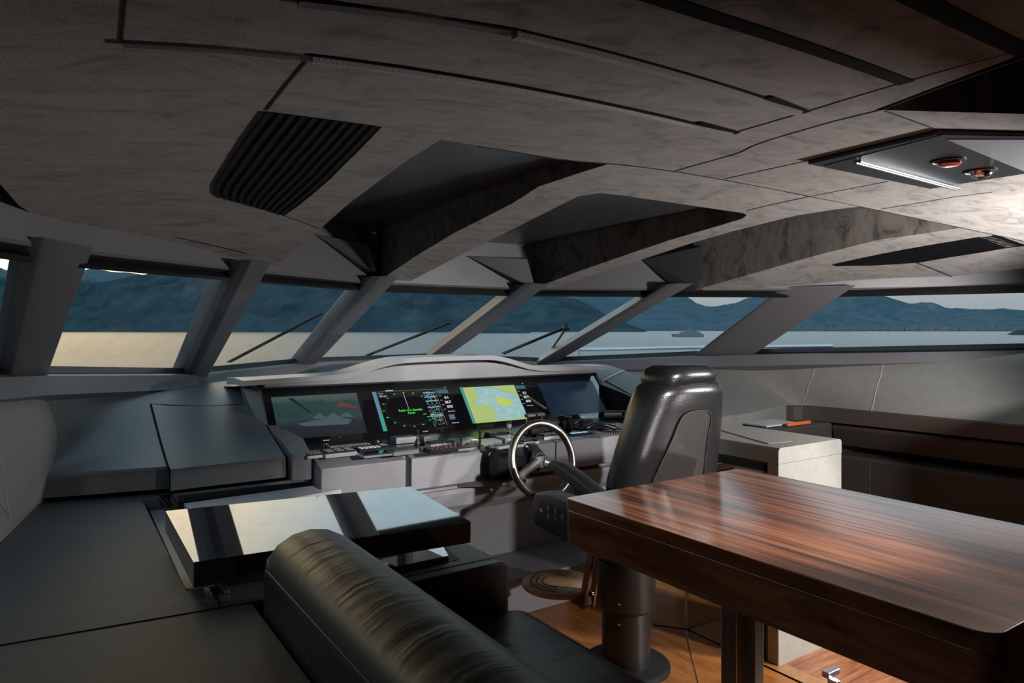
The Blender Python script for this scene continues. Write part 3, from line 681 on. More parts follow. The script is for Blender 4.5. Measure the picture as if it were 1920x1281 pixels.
# front panels with gaps
for a, b in ((1.117, 1.567), (1.60, 2.088), (2.096, 2.55), (2.558, 3.43)):
    P = [(3.355, .70), (3.35, .866), (3.495, .905), (3.52, .885), (3.43, .70)]
    prism('front_panel', [Vector((a, y, z)) for y, z in P], (b-a, 0, 0), PANELG, con, bevel=.004)
# lower ledge strip and recess
bm = bmesh.new(); addbox(bm, 1.2, 2.12, 3.36, 3.39, .675, .690); fin('ledge_strip', bm, PANELG, con, bevel=.002)
box('latch', 2.0, 2.06, 3.352, 3.37, .672, .688, BLACKM, con, bevel=.001)
# foot step
for a, b, s in ((1.25, 2.02, 0), (2.026, 3.35, 1)):
    box('foot_step', a, b, 3.12, 3.60, 0, .20, PANELG, con, bevel=.005)
# black instrument desk recess
prism('instrument_desk', [(1.115, 3.53, .9065), (X1, 3.53, .9065), (X1, 3.82, .918), (1.07, 3.82, .918)], (0, 0, .003), BLACKS, con)
# hood
HX = [(.87, 1.276), (1.10, 1.283), (1.36, 1.288), (1.46, 1.297), (1.62, 1.34), (1.74, 1.368), (1.84, 1.376), (2.1, 1.381), (2.40, 1.381), (2.50, 1.374), (2.60, 1.35), (2.74, 1.308), (2.84, 1.292), (2.95, 1.287), (3.2, 1.285), (3.42, 1.285)]
HX = [(p.x, p.z) for p in resample(smoothc([Vector((x, 0, z)) for x, z in HX], 1), 60)]
th = .030
top = []
for x, z in HX:
    yb2 = 4.16; zb = 1.285+(z-1.285)*.55
    top.append([Vector((x, 3.90, z-th)), Vector((x, 3.895, z)), Vector((x, 4.10, z+.004)), Vector((x, 4.30, 1.272+(z-1.285)*.3)), Vector((x, 4.30, 1.23)), Vector((x, 4.1, z-th))])
loft('hood', top, mat('hood_paint', (.34, .345, .36), .32, bump=.1, bscale=100), con, bevel=0)
# face between hood and screens, its upper edge follows the hood
fc = []
for x, z in HX:
    if x < .99 or x > 3.47: continue
    zt = 1.285-th+.0+(max(0, z-1.285))*.80
    fc.append([Vector((x, 4.13, zt+.01)), Vector((x, 3.955, zt)), Vector((x, 3.965, 1.232)), Vector((x, 4.045, 1.214)), Vector((x, 4.2, 1.214))])
loft('brow', fc, PANELG, con)
prism('cheek', [(1.0, 4.2, .9), (1.0, 3.79, .9), (1.0, 4.03, 1.21), (.93, 3.93, 1.25), (.93, 4.2, 1.25)], (-.012, 0, 0), LEATHD, con)
prism('cheek', [(3.44, 4.2, .9), (3.44, 3.79, .9), (3.44, 4.04, 1.23), (3.44, 4.2, 1.25)], (.02, 0, 0), BLACKM, con)
# screens: one black glass fascia, four monitors
S0 = Vector((0, 3.80, .915)); SV = Vector((0, .24, .298)).normalized(); SN = Vector((1, 0, 0)).cross(SV); SLEN = Vector((0, .24, .298)).length
def S(x, s, d=0): return Vector((x, S0.y, S0.z))+SV*s+SN*d
prism('screen_fascia', [S(1.0, 0), S(3.44, 0), S(3.44, SLEN), S(1.0, SLEN)], -SN*.02, BLACKG, con)
assert SN.y < 0 or SN.z > 0
EM = {}
def em(c, s=1.0):
    k = (c, s)
    if k not in EM: EM[k] = emit('display_%d' % len(EM), c, s)
    return EM[k]
def quad(bm, x0, x1, s0, s1, d): bm.faces.new([bm.verts.new(S(*p, d)) for p in ((x0, s0), (x1, s0), (x1, s1), (x0, s1))])
def squad(name, q, m, par, d=.0025):
    bm = bmesh.new()
    for a in q: quad(bm, *a, d)
    return fin(name, bm, m, par, 0, recalc=False)
def stext(s, x, y, size, m, par, d=.003, al='CENTER', name='display_text'): return text(name, s, size, S(x, y, d), (1, 0, 0), SV, m, par, align=al, ext=.0001)
def monitor(x, label):
    g = thing('monitor', S(x+.27, 0), label, 'monitor', None)
    prism('display_panel', [S(x, .035, .0005), S(x+.53, .035, .0005), S(x+.53, .335, .0005), S(x, .335, .0005)], SN*.0012, BLACKG, g)
    bm = bmesh.new(); 
    for k in range(3): quad(bm, x+.25+k*.012, x+.259+k*.012, .018, .022, .0022)
    fin('maker_mark', bm, WHITEP, g, 0, recalc=False)
    return g
GRN = (.06, .85, .12); WH = (.85, .9, .95); CY = (.25, .55, .62); TEAL = (.03, .30, .26)
# camera monitor (port)
def camscreen():
    m, t, b = newmat('camera_picture'); N, L = t.nodes, t.links
    tc = N.new('ShaderNodeTexCoord'); sx = N.new('ShaderNodeSeparateXYZ'); L.new(tc.outputs['Object'], sx.inputs[0])
    n = N.new('ShaderNodeTexNoise'); n.inputs['Scale'].default_value = 14; n.inputs['Detail'].default_value = 8; L.new(tc.outputs['Object'], n.inputs['Vector'])
    ad = N.new('ShaderNodeMath'); ad.operation = 'MULTIPLY_ADD'; L.new(n.outputs['Fac'], ad.inputs[0]); ad.inputs[1].default_value = .04; L.new(sx.outputs[2], ad.inputs[2])
    r = N.new('ShaderNodeValToRGB'); r.color_ramp.interpolation = 'LINEAR'; e = r.color_ramp.elements
    e[0].position = .02; e[0].color = (.015, .02, .025, 1); e[1].position = .30; e[1].color = (.16, .22, .21, 1)
    for p, c in ((.12, (.03, .045, .055)), (.15, (.05, .10, .12)), (.19, (.04, .11, .10)), (.235, (.04, .12, .10)), (.25, (.12, .17, .17))): k = e.new(p); k.color = (*c, 1)
    L.new(ad.outputs[0], r.inputs[0]); L.new(r.outputs[0], b.inputs['Emission Color']); b.inputs['Emission Strength'].default_value = .45
    b.inputs['Base Color'].default_value = (.01, .01, .01, 1); setp(b, Roughness=.05, Coat_Weight=1); return m
g = monitor(1.03, 'leftmost helm screen showing a dim camera view of moored boats')
squad('camera_picture', [(1.045, 1.545, .045, .325)], camscreen(), g, .002)
bt = bmesh.new()
def spoly(bm, pts, d): bm.faces.new([bm.verts.new(S(1.045+px_*.5, .045+py_*.28, d)) for px_, py_ in pts])
spoly(bt, [(.22, .34), (.55, .42), (.60, .46), (.72, .44), (.86, .34), (.80, .24), (.30, .27)], .0023)
for k in range(3): spoly(bt, [(.40+k*.16, .44), (.50+k*.16, .56-k*.01), (.58+k*.16, .40)], .0024)
fin('moored_boat_shape', bt, em((.12, .19, .22), .45), g, 0, recalc=False)
bt = bmesh.new(); spoly(bt, [(.18, .95), (.24, .95), (.42, .58), (.38, .58)], .0024); spoly(bt, [(.10, .12), (.40, .14), (.42, .26), (.08, .24)], .0024); spoly(bt, [(.5, .10), (.70, .10), (.74, .24), (.5, .25)], .0024)
for k in range(7): spoly(bt, [(.05+k*.05, .50), (.055+k*.05, .50), (.058+k*.05, .60), (.052+k*.05, .60)], .0024)
fin('dark_shapes', bt, em((.015, .02, .028), .8), g, 0, recalc=False)
bt = bmesh.new(); spoly(bt, [(.72, .72), (.95, .60), (.96, .66), (.76, .80)], .0024); fin('red_shape', bt, em((.28, .07, .07), .5), g, 0, recalc=False)
def datacol(g, x):
    a = x+.435
    squad('data_header', [(a, a+.08, .285, .315)], em((.05, .12, .20), .9), g)
    stext('0.1', a+.055, .252, .026, em(WH, 1.2), g); stext('20.7', a+.052, .217, .026, em(WH, 1.2), g); stext('070', a+.055, .182, .026, em(WH, 1.2), g)
    for k in range(3):
        for q in range(3): pass
    squad('data_dashes', [(a+.030+q*.018, a+.044+q*.018, .146, .150) for q in range(3)]+[(a+.030+q*.018, a+.044+q*.018, .060, .064) for q in range(3)]+[(a+.004, a+.02, .268, .270), (a+.004, a+.02, .234, .236), (a+.004, a+.02, .2, .202), (a+.004, a+.022, .166, .168)], em(WH, .8), g)
g = monitor(1.645, 'second helm screen from the left, black radar display with green text'); x = 1.645
squad('side_strip', [(x, x+.022, .16, .325)], em((.10, .22, .34), 1), g); squad('side_strip', [(x, x+.022, .045, .16)], em(TEAL, 1.1), g)
squad('edge_line', [(x+.023, x+.026, .045, .325), (x+.424, x+.427, .05, .318), (x+.03, x+.50, .3215, .3235)], em((.35, .25, .12), .7), g)
squad('tab', [(x+.09, x+.14, .325, .333)], em(CY, .9), g)
stext('Radar is in Standby', x+.215, .178, .021, em(GRN, 1.1), g); stext('Mode', x+.215, .157, .021, em(GRN, 1.1), g)
stext('1/2 nm', x+.036, .29, .018, em(WH, .9), g, al='LEFT'); stext('RANGE', x+.036, .308, .009, em(WH, .6), g, al='LEFT')
bt = bmesh.new(); cx_, cy_ = x+.205, .185
for k in range(16):
    a = 2*math.pi*k/16; X_, Y_ = cx_+.165*math.cos(a), cy_+.125*math.sin(a); quad(bt, X_-.006-.003*(k % 2), X_+.006, Y_-.003, Y_+.003, .0026)
for X_, Y_ in ((.36, .30), (.36, .28), (.29, .14), (.31, .12), (.34, .10), (.38, .09)): quad(bt, x+X_, x+X_+.02, Y_, Y_+.005, .0026)
tag(fin('range_marks', bt, em(GRN, .7), g, 0, recalc=False), kind='stuff')
bt = bmesh.new()
for k in range(72):
    a0, a1 = 2*math.pi*k/72, 2*math.pi*(k+.6)/72
    bt.faces.new([bt.verts.new(S(cx_+r_*math.cos(a), cy_+r_*.76*math.sin(a), .0024)) for r_, a in ((.150, a0), (.1515, a0), (.1515, a1), (.150, a1))])
fin('range_ring', bt, em((.05, .12, .08), .8), g, 0, recalc=False)
bt = bmesh.new(); bt.faces.new([bt.verts.new(S(a, b, .0026)) for a, b in ((cx_-.001, cy_), (cx_+.0008, cy_), (cx_-.002, cy_+.125), (cx_-.0045, cy_+.125))]); fin('heading_line', bt, em(WH, .7), g, 0, recalc=False)
rr = random.Random(5); hd = []; rw = []
for Y_ in (.295, .262, .232, .185, .130, .118): hd.append((x+.335, x+.42, Y_, Y_+.006))
for k in range(26):
    Y_ = .05+k*.0095
    for q in range(5):
        if rr.random() < .7: rw.append((x+.338+q*.016, x+.338+q*.016+rr.uniform(.004, .013), Y_, Y_+.0035))
squad('data_bands', hd, em(CY, .8), g); squad('data_rows', rw, em((.45, .6, .65), .55), g, .0028); squad('blue_keys', [(x+.345, x+.365, .272, .280), (x+.385, x+.41, .272, .280)], em((.03, .10, .5), 1), g)
datacol(g, x); squad('small_map', [(x+.46, x+.50, .088, .125)], em((.08, .14, .22), 1), g); squad('warning_tick', [(x+.50, x+.51, .328, .332)], em((.5, .6, .1), 1), g)
# chart monitor
def chart():
    m, t, b = newmat('sea_chart'); N, L = t.nodes, t.links
    tc = N.new('ShaderNodeTexCoord'); n = N.new('ShaderNodeTexNoise'); n.inputs['Scale'].default_value = 34; n.inputs['Detail'].default_value = 10
    L.new(tc.outputs['Object'], n.inputs['Vector']); r = N.new('ShaderNodeValToRGB'); e = r.color_ramp.elements
    e[0].position = .35; e[0].color = (.30, .52, .51, 1); e[1].position = .65; e[1].color = (.40, .60, .61, 1); L.new(n.outputs['Fac'], r.inputs[0]); L.new(r.outputs[0], b.inputs['Emission Color'])
    b.inputs['Emission Strength'].default_value = .9; b.inputs['Base Color'].default_value = (.01, .01, .01, 1); setp(b, Roughness=.1); return m
g = monitor(2.255, 'third helm screen from the left, bright green and blue sea chart'); x = 2.255
squad('side_strip', [(x, x+.022, .045, .325)], em((.06, .28, .26), 1), g); squad('chart_land', [(x+.022, x+.43, .045, .322)], em((.46, .60, .20), .85), g, .002)
CHM = chart(); cw, chh = .408, .277
def cpoly(name, pts, m, d, it=2):
    P = smoothc([Vector((a, b, 0)) for a, b in pts]+[Vector((*pts[0], 0))], it)[:-1]; bm = bmesh.new(); bm.faces.new([bm.verts.new(S(x+.022+p.x*cw, .045+p.y*chh, d)) for p in P]); return fin(name, bm, m, g, 0, recalc=False)
coast = [(.30, .98), (.50, .97), (.66, .90), (.72, .80), (.86, .76), (.93, .68), (.99, .56), (.99, .02), (.36, .02), (.40, .22), (.46, .30), (.42, .40), (.30, .48), (.16, .50), (.12, .56), (.22, .66), (.24, .76), (.22, .88)]
cpoly('chart_shallows', [(.5+(a-.5)*1.03, .5+(b-.5)*1.03 if b > .1 else b) for a, b in coast], em((.10, .42, .55), 1), .0022); cpoly('chart_water', coast, CHM, .0024)
cpoly('chart_island', [(.50, .62), (.62, .66), (.78, .60), (.84, .48), (.72, .40), (.60, .42), (.55, .50)], em((.52, .66, .14), .9), .0027); cpoly('chart_island', [(.27, .50), (.36, .56), (.42, .50), (.36, .46)], em((.42, .64, .30), .9), .0027)
datacol(g, x); squad('warning_tick', [(x+.50, x+.51, .328, .332)], em((.6, .7, .1), 1), g)
g = monitor(2.87, 'rightmost helm screen, dark and blue with window reflections')
squad('idle_picture', [(2.885, 3.385, .045, .325)], em((.004, .014, .030), 1, ), g, .002)

tag(box('absorber', 2.45, 4.0, -2.2, .95, 0, .012, mat('charcoal_absorber', (.03, .03, .032), .95), bevel=.004), 'charcoal rug added out of view on the floor to cut bounced light', 'absorber')  # added unseen dark sheet that cuts floor bounce to the ceiling
# ------------------------------------------------------------------ instruments on the helm desk
def deskz(y): return .9105+max(0, (y-3.53))*.04
def D(u, v): p = atz(u, v, .925); return p
def padobj(name, u, v, w_, d_, h, label, cat, body=SATIN, topm=BLACKS, keys=None, keym=WHITEP, group=None, extra=None):
    p = D(u, v); x, y = p.x, min(p.y, 3.785-d_/2); z = deskz(y)
    g = thing(name, (x, y, z), label, cat, group)
    box('body', x-w_/2, x+w_/2, y-d_/2, y+d_/2, z, z+h*.7, body, g, bevel=.0015)
    fc0 = box('face', x-w_/2+.003, x+w_/2-.003, y-d_/2+.003, y+d_/2-.003, z+h*.65, z+h, topm, g, bevel=.001)
    if keys:
        nx, ny = keys; bm = bmesh.new(); kw, kd = (w_-.014)/nx, (d_-.012)/ny
        for i in range(nx):
            for j in range(ny):
                addbox(bm, x-w_/2+.007+i*kw+kw*.15, x-w_/2+.007+(i+1)*kw-kw*.15, y-d_/2+.006+j*kd+kd*.15, y-d_/2+.006+(j+1)*kd-kd*.15, z+h, z+h+.003)
        o = fin('key_field', bm, keym, fc0, 0)
    return g
GK = mat('grey_keys', (.22, .22, .23), .5)
padobj('keypad', 590, 851, .105, .11, .022, 'black keypad with a silver front edge at the far left of the helm desk', 'keypad', keys=(4, 3), keym=GK)
padobj('keypad', 634, 849, .165, .10, .030, 'silver wedge keypad left of centre on the helm desk, second from the left', 'keypad', keys=(3, 2), keym=GK)
padobj('keyboard', 655, 836, .24, .07, .014, 'long black keyboard lying under the leftmost screen', 'keyboard', body=BLACKS, keys=(11, 3), keym=GK)
padobj('keypad', 692, 841, .13, .07, .020, 'black keypad with white keys behind the silver touch panel', 'keypad', body=BLACKS, keys=(5, 2))
padobj('touch_panel', 703, 849, .155, .10, .016, 'silver framed touch panel at the edge of the left desk panel', 'touch panel', topm=mat('dim_touch_glass', (.02, .05, .06), .05, coat=1))
padobj('control_plate', 742, 840, .22, .12, .012, 'wide dark control plate left of the pepper-mill shaped lever', 'control plate', body=BLACKS, topm=GREYD)
padobj('control_plate', 757, 846, .14, .07, .028, 'small grey plate in front of the wide dark control plate', 'control plate', topm=GREYD)
padobj('speaker_box', 757, 826, .13, .08, .035, 'silver topped box behind the wide dark control plate', 'box', topm=SATIN)
padobj('speaker_box', 807, 822, .12, .08, .030, 'silver box under the radar screen, behind the black lever', 'box', topm=SATIN)
padobj('keypad', 822, 832, .13, .07, .028, 'dark keypad right of the black lever, back row', 'keypad', keys=(5, 2), keym=BLACKM)
padobj('alarm_panel', 827, 842, .17, .09, .022, 'dark alarm panel with red marks at the desk edge', 'alarm panel', body=BLACKS, keys=(6, 2), keym=mat('dim_red_keys', (.16, .02, .02), .5))
padobj('control_plate', 868, 828, .15, .10, .030, 'bright steel control plate under the chart screen, left one', 'control plate', topm=STEEL, body=STEEL)
padobj('control_plate', 880, 838, .16, .05, .018, 'narrow black control plate in front of the bright steel plates', 'control plate')
padobj('control_plate', 912, 829, .15, .10, .026, 'bright steel control plate under the chart screen, middle one', 'control plate', topm=STEEL, body=STEEL)
padobj('radio', 930, 818, .13, .06, .040, 'black radio panel against the lower edge of the chart screen', 'radio', body=BLACKS, keys=(4, 2), keym=GK)
padobj('control_plate', 952, 824, .11, .12, .030, 'bright steel control plate beside the oval key tag', 'control plate', topm=STEEL, body=STEEL)
padobj('trim_panel', 958, 835, .17, .035, .014, 'thin silver strip panel left of the steering wheel rim', 'control plate', topm=SATIN)
padobj('keypad', 988, 827, .11, .09, .025, 'dark keypad seen through the top of the steering wheel', 'keypad', keys=(4, 3), keym=GK)
padobj('switch_panel', 1028, 818, .12, .08, .028, 'dark switch panel just right of the throttle arch', 'switch panel', keys=(4, 2), keym=GK)
padobj('switch_panel', 1086, 812, .15, .05, .016, 'black panel with three pale blue lit keys near the joysticks', 'switch panel', body=BLACKS, keys=(3, 1), keym=BLUEL)
padobj('handset_cradle', 1116, 798, .16, .12, .020, 'black cradle plate behind the corded handset', 'cradle', body=BLACKS, keys=(3, 2), keym=GK)
padobj('keypad', 1150, 797, .17, .11, .016, 'grey keypad at the right end of the helm desk', 'keypad', topm=mat('slate_plate', (.08, .10, .12), .3), keys=(3, 2), keym=GK)
p = D(612, 840); lathe('k', p, [(.001, 0), (.01, 0), (.01, .02), (.001, .024)], CHROME)  # placed below as a thing
o = bpy.context.scene.objects['k']; o.name = 'trackball'; tag(o, 'small chrome trackball behind the silver wedge keypad', 'trackball')
p = D(716, 832); p.y = min(p.y, 3.74); g = thing('joystick', (p.x, p.y, deskz(p.y)), 'low chrome joystick base between the left screens', 'joystick')
lathe('base', (p.x, p.y, deskz(p.y)), [(.001, 0), (.034, 0), (.034, .008), (.02, .014), (.001, .014)], CHROME, g); lathe('stick', (p.x-.025, p.y, deskz(p.y)+.012), [(.001, 0), (.012, 0), (.012, .02), (.001, .022)], CHROME, g)
p = D(783, 843); z = deskz(p.y); g = thing('control_lever', (p.x, p.y, z), 'black turned lever like a pepper mill standing on the desk edge', 'lever')
lathe('grip', (p.x, p.y, z), [(.001, 0), (.019, 0), (.019, .012), (.013, .03), (.017, .045), (.012, .06), (.006, .075), (.006, .10), (.007, .112), (.001, .114)], BLACKS, g, n=20); lathe('base', (p.x, p.y, z), [(.001, 0), (.03, 0), (.03, .006), (.001, .007)], DSTEEL, g)
for u, v, h, lb in ((828, 824, .05, 'thin black toggle lever in front of the radar data column'), (864, 834, .05, 'short black lever among the steel plates, left one'), (900, 838, .085, 'black lever standing between the steel control plates')):
    p = D(u, v); z = deskz(p.y)+.02; g = thing('toggle_lever', (p.x, p.y, z-.02), lb, 'lever')
    lathe('stem', (p.x, p.y, z-.02), [(.001, 0), (.009, 0), (.007, .025), (.005, h), (.009, h+.008), (.009, h+.016), (.001, h+.018)], BLACKS, g, n=12)
# oval key tag on a post
p = D(955, 815); z = deskz(p.y)+.03; g = thing('ignition_key', (p.x, p.y, z-.03), 'oval chrome key tag standing in its lock before the chart screen', 'key')
lathe('lock', (p.x, p.y, z-.03), [(.001, 0), (.012, 0), (.012, .034), (.001, .036)], CHROME, g, n=16)
bm = bmesh.new(); addtube(bm, [Vector((p.x+.016*math.cos(a), p.y, z+.035+.028*math.sin(a))) for a in [2*math.pi*k/20 for k in range(21)]], .004, 6); fin('tag_rim', bm, CHROME, g)
lathe('tag_face', (p.x, p.y-.002, z+.035), [(.001, 0), (.014, 0), (.014, .003), (.001, .003)], DSTEEL, g, axis=(0, -1, 0))
# throttle arch
p = D(1002, 815); z = deskz(p.y); g = thing('throttle_lever', (p.x, p.y, z), 'chrome arched twin throttle lever above the steering wheel', 'throttle')
box('housing', p.x-.05, p.x+.05, p.y-.04, p.y+.04, z, z+.06, BLACKS, g, bevel=.008)
bm = bmesh.new()
for s in (-1, 1): addtube(bm, [Vector((p.x+s*.056, p.y, z+.02)), Vector((p.x+s*.056, p.y-.01, z+.125))], .006, 8)
fin('arm', bm, CHROME, g); box('handle', p.x-.068, p.x-.002, p.y-.025, p.y+.012, z+.12, z+.142, DSTEEL, g, bevel=.008); box('handle', p.x+.002, p.x+.068, p.y-.025, p.y+.012, z+.12, z+.142, DSTEEL, g, bevel=.008)
box('display_panel', p.x-.042, p.x+.042, p.y-.015, p.y+.0, z+.05, z+.115, BLACKG, g, bevel=.002)
# two ribbed joysticks
for u, v, lb in ((1052, 806, 'ribbed black joystick nearer the steering wheel'), (1066, 808, 'ribbed black joystick, right one of the pair')):
    p = D(u, v); z = deskz(p.y); g = thing('joystick', (p.x, p.y, z), lb, 'joystick', None)
    pr = [(.001, 0), (.03, 0)]
    for k in range(5): pr += [(.024-.002*k, .008+.010*k), (.018-.001*k, .013+.010*k)]
    lathe('boot', (p.x, p.y, z), pr+[(.001, .06)], RUBBER, g, n=18); lathe('grip', (p.x, p.y, z+.058), [(.001, 0), (.010, 0), (.014, .012), (.022, .022), (.022, .044), (.016, .048), (.001, .048)], BLACKS, g, n=18)
# grab handle like black holder
p = D(1090, 800); z = deskz(p.y); g = thing('microphone_holder', (p.x, p.y, z), 'black loop shaped microphone holder between joysticks and handset', 'holder')
tube('loop', [Vector((p.x+.06*math.cos(a), p.y, z+.03+.025*math.sin(a))) for a in [2*math.pi*k/20 for k in range(21)]], .011, BLACKS, g); box('body', p.x+.0, p.x+.09, p.y-.01, p.y+.03, z, z+.06, BLACKS, g, bevel=.006)
# corded handset
p = D(1108, 808); z = deskz(p.y); g = thing('radio_handset', (p.x, p.y, z), 'black radio handset with its coiled cord hanging over the desk edge', 'handset')
tube('handset_body', [Vector((p.x-.02, p.y+.02, z+.03)), Vector((p.x+.03, p.y+.01, z+.05)), Vector((p.x+.10, p.y-.03, z+.045)), Vector((p.x+.15, p.y-.06, z+.025))], [.018, .013, .013, .02], BLACKS, g)
cp = smoothc([Vector((p.x-.0, p.y-.02, z+.02)), Vector((p.x+.05, p.y-.06, z+.012)), Vector((p.x+.12, p.y-.11, z+.008)), Vector((p.x+.22, p.y-.14, z+.006)), Vector((p.x+.23, p.y-.10, z+.01)), Vector((p.x+.13, p.y-.04, z+.03))], 2)
cp = resample(cp, 150); hel = []
for i, q in enumerate(cp): a = i*1.05; hel.append(q+Vector((0, math.cos(a)*.007, math.sin(a)*.007)))
tube('coiled_cord', hel, .003, RUBBER, g, n=5)
# brass ring binocular like horn
p = D(1140, 790); p = Vector((3.30, 3.70, deskz(3.7))); z = p.z; g = thing('torch', (p.x, p.y, z), 'black ribbed torch with pale ring clamps at the right end of the desk', 'torch')
bm = bmesh.new(); addtube(bm, [Vector((p.x-.05, p.y+.02, z+.035)), Vector((p.x+.07, p.y-.03, z+.035))], .030, 16); fin('barrel', bm, BLACKM, g)
for k in range(2):
    c = Vector((p.x+.085+k*.03, p.y-.035-k*.012, z+.036)); tube('ring_clamp', [c+Vector((.022*math.cos(a), 0, .022*math.sin(a))) for a in [2*math.pi*q/20 for q in range(21)]], .003, BRASS, g, n=6)
bm = bmesh.new(); addbox(bm, 3.30, 3.42, 3.545, 3.560, .914, .922); tag(fin('pen', bm, REDP, bevel=.002), 'red pen lying at the right end of the helm desk', 'pen')
# ------------------------------------------------------------------ steering wheel
WC = Vector((2.20, 3.00, .855)); wn = Vector((0, -math.cos(math.radians(14)), math.sin(math.radians(14)))); wu = Vector((1, 0, 0)); wv = wn.cross(wu); wv = -wv if wv.z < 0 else wv
sw = thing('steering_wheel', WC, 'three spoke steering wheel, bronze metal rim with a carbon fibre lower part', 'steering wheel')
def WP(a, r, n=0): return WC+wu*r*math.cos(a)+wv*r*math.sin(a)+wn*n
R1 = .196
tube('rim', [WP(math.radians(-22+k*4.0), R1) for k in range(57)], .0205, BRONZE, sw, n=14)
tube('carbon_rim', [WP(math.radians(202+k*4.0), R1) for k in range(35)], .0208, CARBON, sw, n=14)
def spoke(a, w0, w1, n0, n1, name='spoke', r1=R1):
    a = math.radians(a); d = wu*math.cos(a)+wv*math.sin(a); s = wn.cross(d); L_ = []
    for k in range(6):
        f = k/5; c = WC+d*lerp(.02, r1, f)+wn*lerp(n0, n1, f**1.4); w_ = lerp(w0, w1, f)*(1-.25*math.sin(math.pi*f)); th_ = lerp(.020, .010, f)
        L_.append([c-s*w_-wn*th_, c-s*w_*.9+wn*th_*.6, c+wn*th_, c+s*w_*.9+wn*th_*.6, c+s*w_-wn*th_])
    loft(name, L_, CARBON, sw, smooth=50)
spoke(-24, .030, .022, -.03, 0); spoke(204, .030, .022, -.03, 0)
lathe('hub', WC-wn*.07, [(.001, 0), (.045, 0), (.048, .03), (.040, .05), (.001, .055)], CARBON, sw, axis=wn)
spoke(90, .042, .028, -.03, -.09, 'column_arm', .10)
# column behind the wheel
colm = thing('steering_column', (2.2, 3.3, .7), 'black faceted steering column between the wheel and the console', 'steering column')
def sect(y, cx_, cz_, hw, hh, ch=.4): return [Vector((cx_+a*hw, y, cz_+b*hh)) for a, b in ((-1, -ch), (-ch, -1), (ch, -1), (1, -ch), (1, ch), (ch, 1), (-ch, 1), (-1, ch))]
loft('column_cover', [sect(3.07, 2.2, .84, .055, .07), sect(3.15, 2.2, .83, .065, .08), sect(3.28, 2.18, .79, .085, .09), sect(3.347, 2.15, .77, .11, .095)], BLACKS, colm, bevel=.004)
loft('column_foot', [sect(3.20, 2.17, .70, .06, .022), sect(3.345, 2.10, .69, .22, .018)], DSTEEL, colm)
box('column_cap', 2.16, 2.25, 3.20, 3.27, .905, .93, SATIN, colm, bevel=.004)
# ------------------------------------------------------------------ helm chair
CH = thing('helm_chair', (2.22, 2.38, 0), 'black leather helm chair on a pedestal, seen from behind beside the steering wheel', 'chair')
LEATHBS = mat('polished_black_leather', (.010, .010, .011), .30, coat=.0, bump=.3, spec=.6, bscale=160)
def se(c, hx, hy, n=28, e=3.2, dz=0):
    out = []
    for k in range(n):
        a = 2*math.pi*k/n; ca, sa = math.cos(a), math.sin(a)
        out.append(Vector((c[0]+hx*math.copysign(abs(ca)**(2/e), ca), c[1]+hy*math.copysign(abs(sa)**(2/e), sa), c[2])))
    return out
bk = []
for z, y, hx, hy in ((.66, 2.22, .20, .05), (.70, 2.215, .26, .085), (.80, 2.195, .285, .11), (.92, 2.17, .29, .115), (1.04, 2.14, .275, .11), (1.14, 2.115, .255, .11), (1.22, 2.10, .235, .115), (1.28, 2.085, .215, .12), (1.315, 2.08, .195, .115), (1.333, 2.08, .16, .095), (1.338, 2.08, .08, .06)):
    bk.append(se((2.245, y, z), hx, hy, 32, 3.0))
loft('backrest', bk, LEATHBS, CH, smooth=60)
hr = []
for z, y, hx, hy in ((1.30, 2.09, .15, .08), (1.325, 2.085, .165, .11), (1.36, 2.08, .160, .115), (1.385, 2.078, .145, .105), (1.398, 2.076, .115, .085), (1.402, 2.076, .05, .04)): hr.append(se((2.245, y, z), hx, hy, 32, 3.2))
loft('headrest', hr, LEATHBS, CH, smooth=60)
# rear panel with piping
pp = [(-.215, .70), (-.205, .82), (-.17, .95), (-.12, 1.07), (-.095, 1.16), (-.08, 1.195), (-.04, 1.212), (.05, 1.212), (.095, 1.195), (.105, 1.16), (.105, 1.07), (.12, .95), (.14, .82), (.145, .70)]
def backy(x, z):
    for a, b in zip(bk, bk[1:]):
        if a[0].z <= z <= b[0].z:
            f = (z-a[0].z)/(b[0].z-a[0].z); cy = lerp(sum(p.y for p in a)/32, sum(p.y for p in b)/32, f); hx = lerp(max(p.x for p in a)-2.245, max(p.x for p in b)-2.245, f); hy = lerp(max(p.y for p in a)-sum(p.y for p in a)/32, max(p.y for p in b)-sum(p.y for p in b)/32, f)
            q = max(0, 1-(abs(x)/hx)**3.0); return cy-hy*q**(1/3.0)
    return 2.0
bm = bmesh.new(); addsheet(bm, [(p[0], p[1]) for p in pp], [], lambda x, z: 0, None, .03)
for v_ in bm.verts: x_, z_ = v_.co.x, v_.co.y; v_.co = Vector((2.245+x_, backy(x_, z_)-.004, z_))
RP = fin('rear_panel', bm, mat('worn_black_leather', (.020, .018, .017), .45, spec=.3, bump=.4, bscale=120, rvar=.1, vscale=9), CH, smooth=60)
pc = smoothc([Vector((p[0], p[1], 0)) for p in pp], 2)
tube('piping', [Vector((2.245+p.x, backy(p.x, p.y)-.006, p.y)) for p in pc], .0035, BLACKM, RP, n=6)
tube('piping', [Vector((2.245+x, 2.08-.118*(1-(abs(x)/.2)**3), 1.318)) for x in [-.15+.3*k/10 for k in range(11)]], .0035, BLACKM, CH, n=6)
loft('seat', [se((2.22, 2.44, .60), .20, .22, 32, 4), se((2.22, 2.44, .62), .255, .27, 32, 4), se((2.22, 2.44, .68), .265, .28, 32, 4), se((2.22, 2.44, .73), .25, .27, 32, 4), se((2.22, 2.44, .745), .18, .2, 32, 4)], LEATHB, CH, smooth=60)
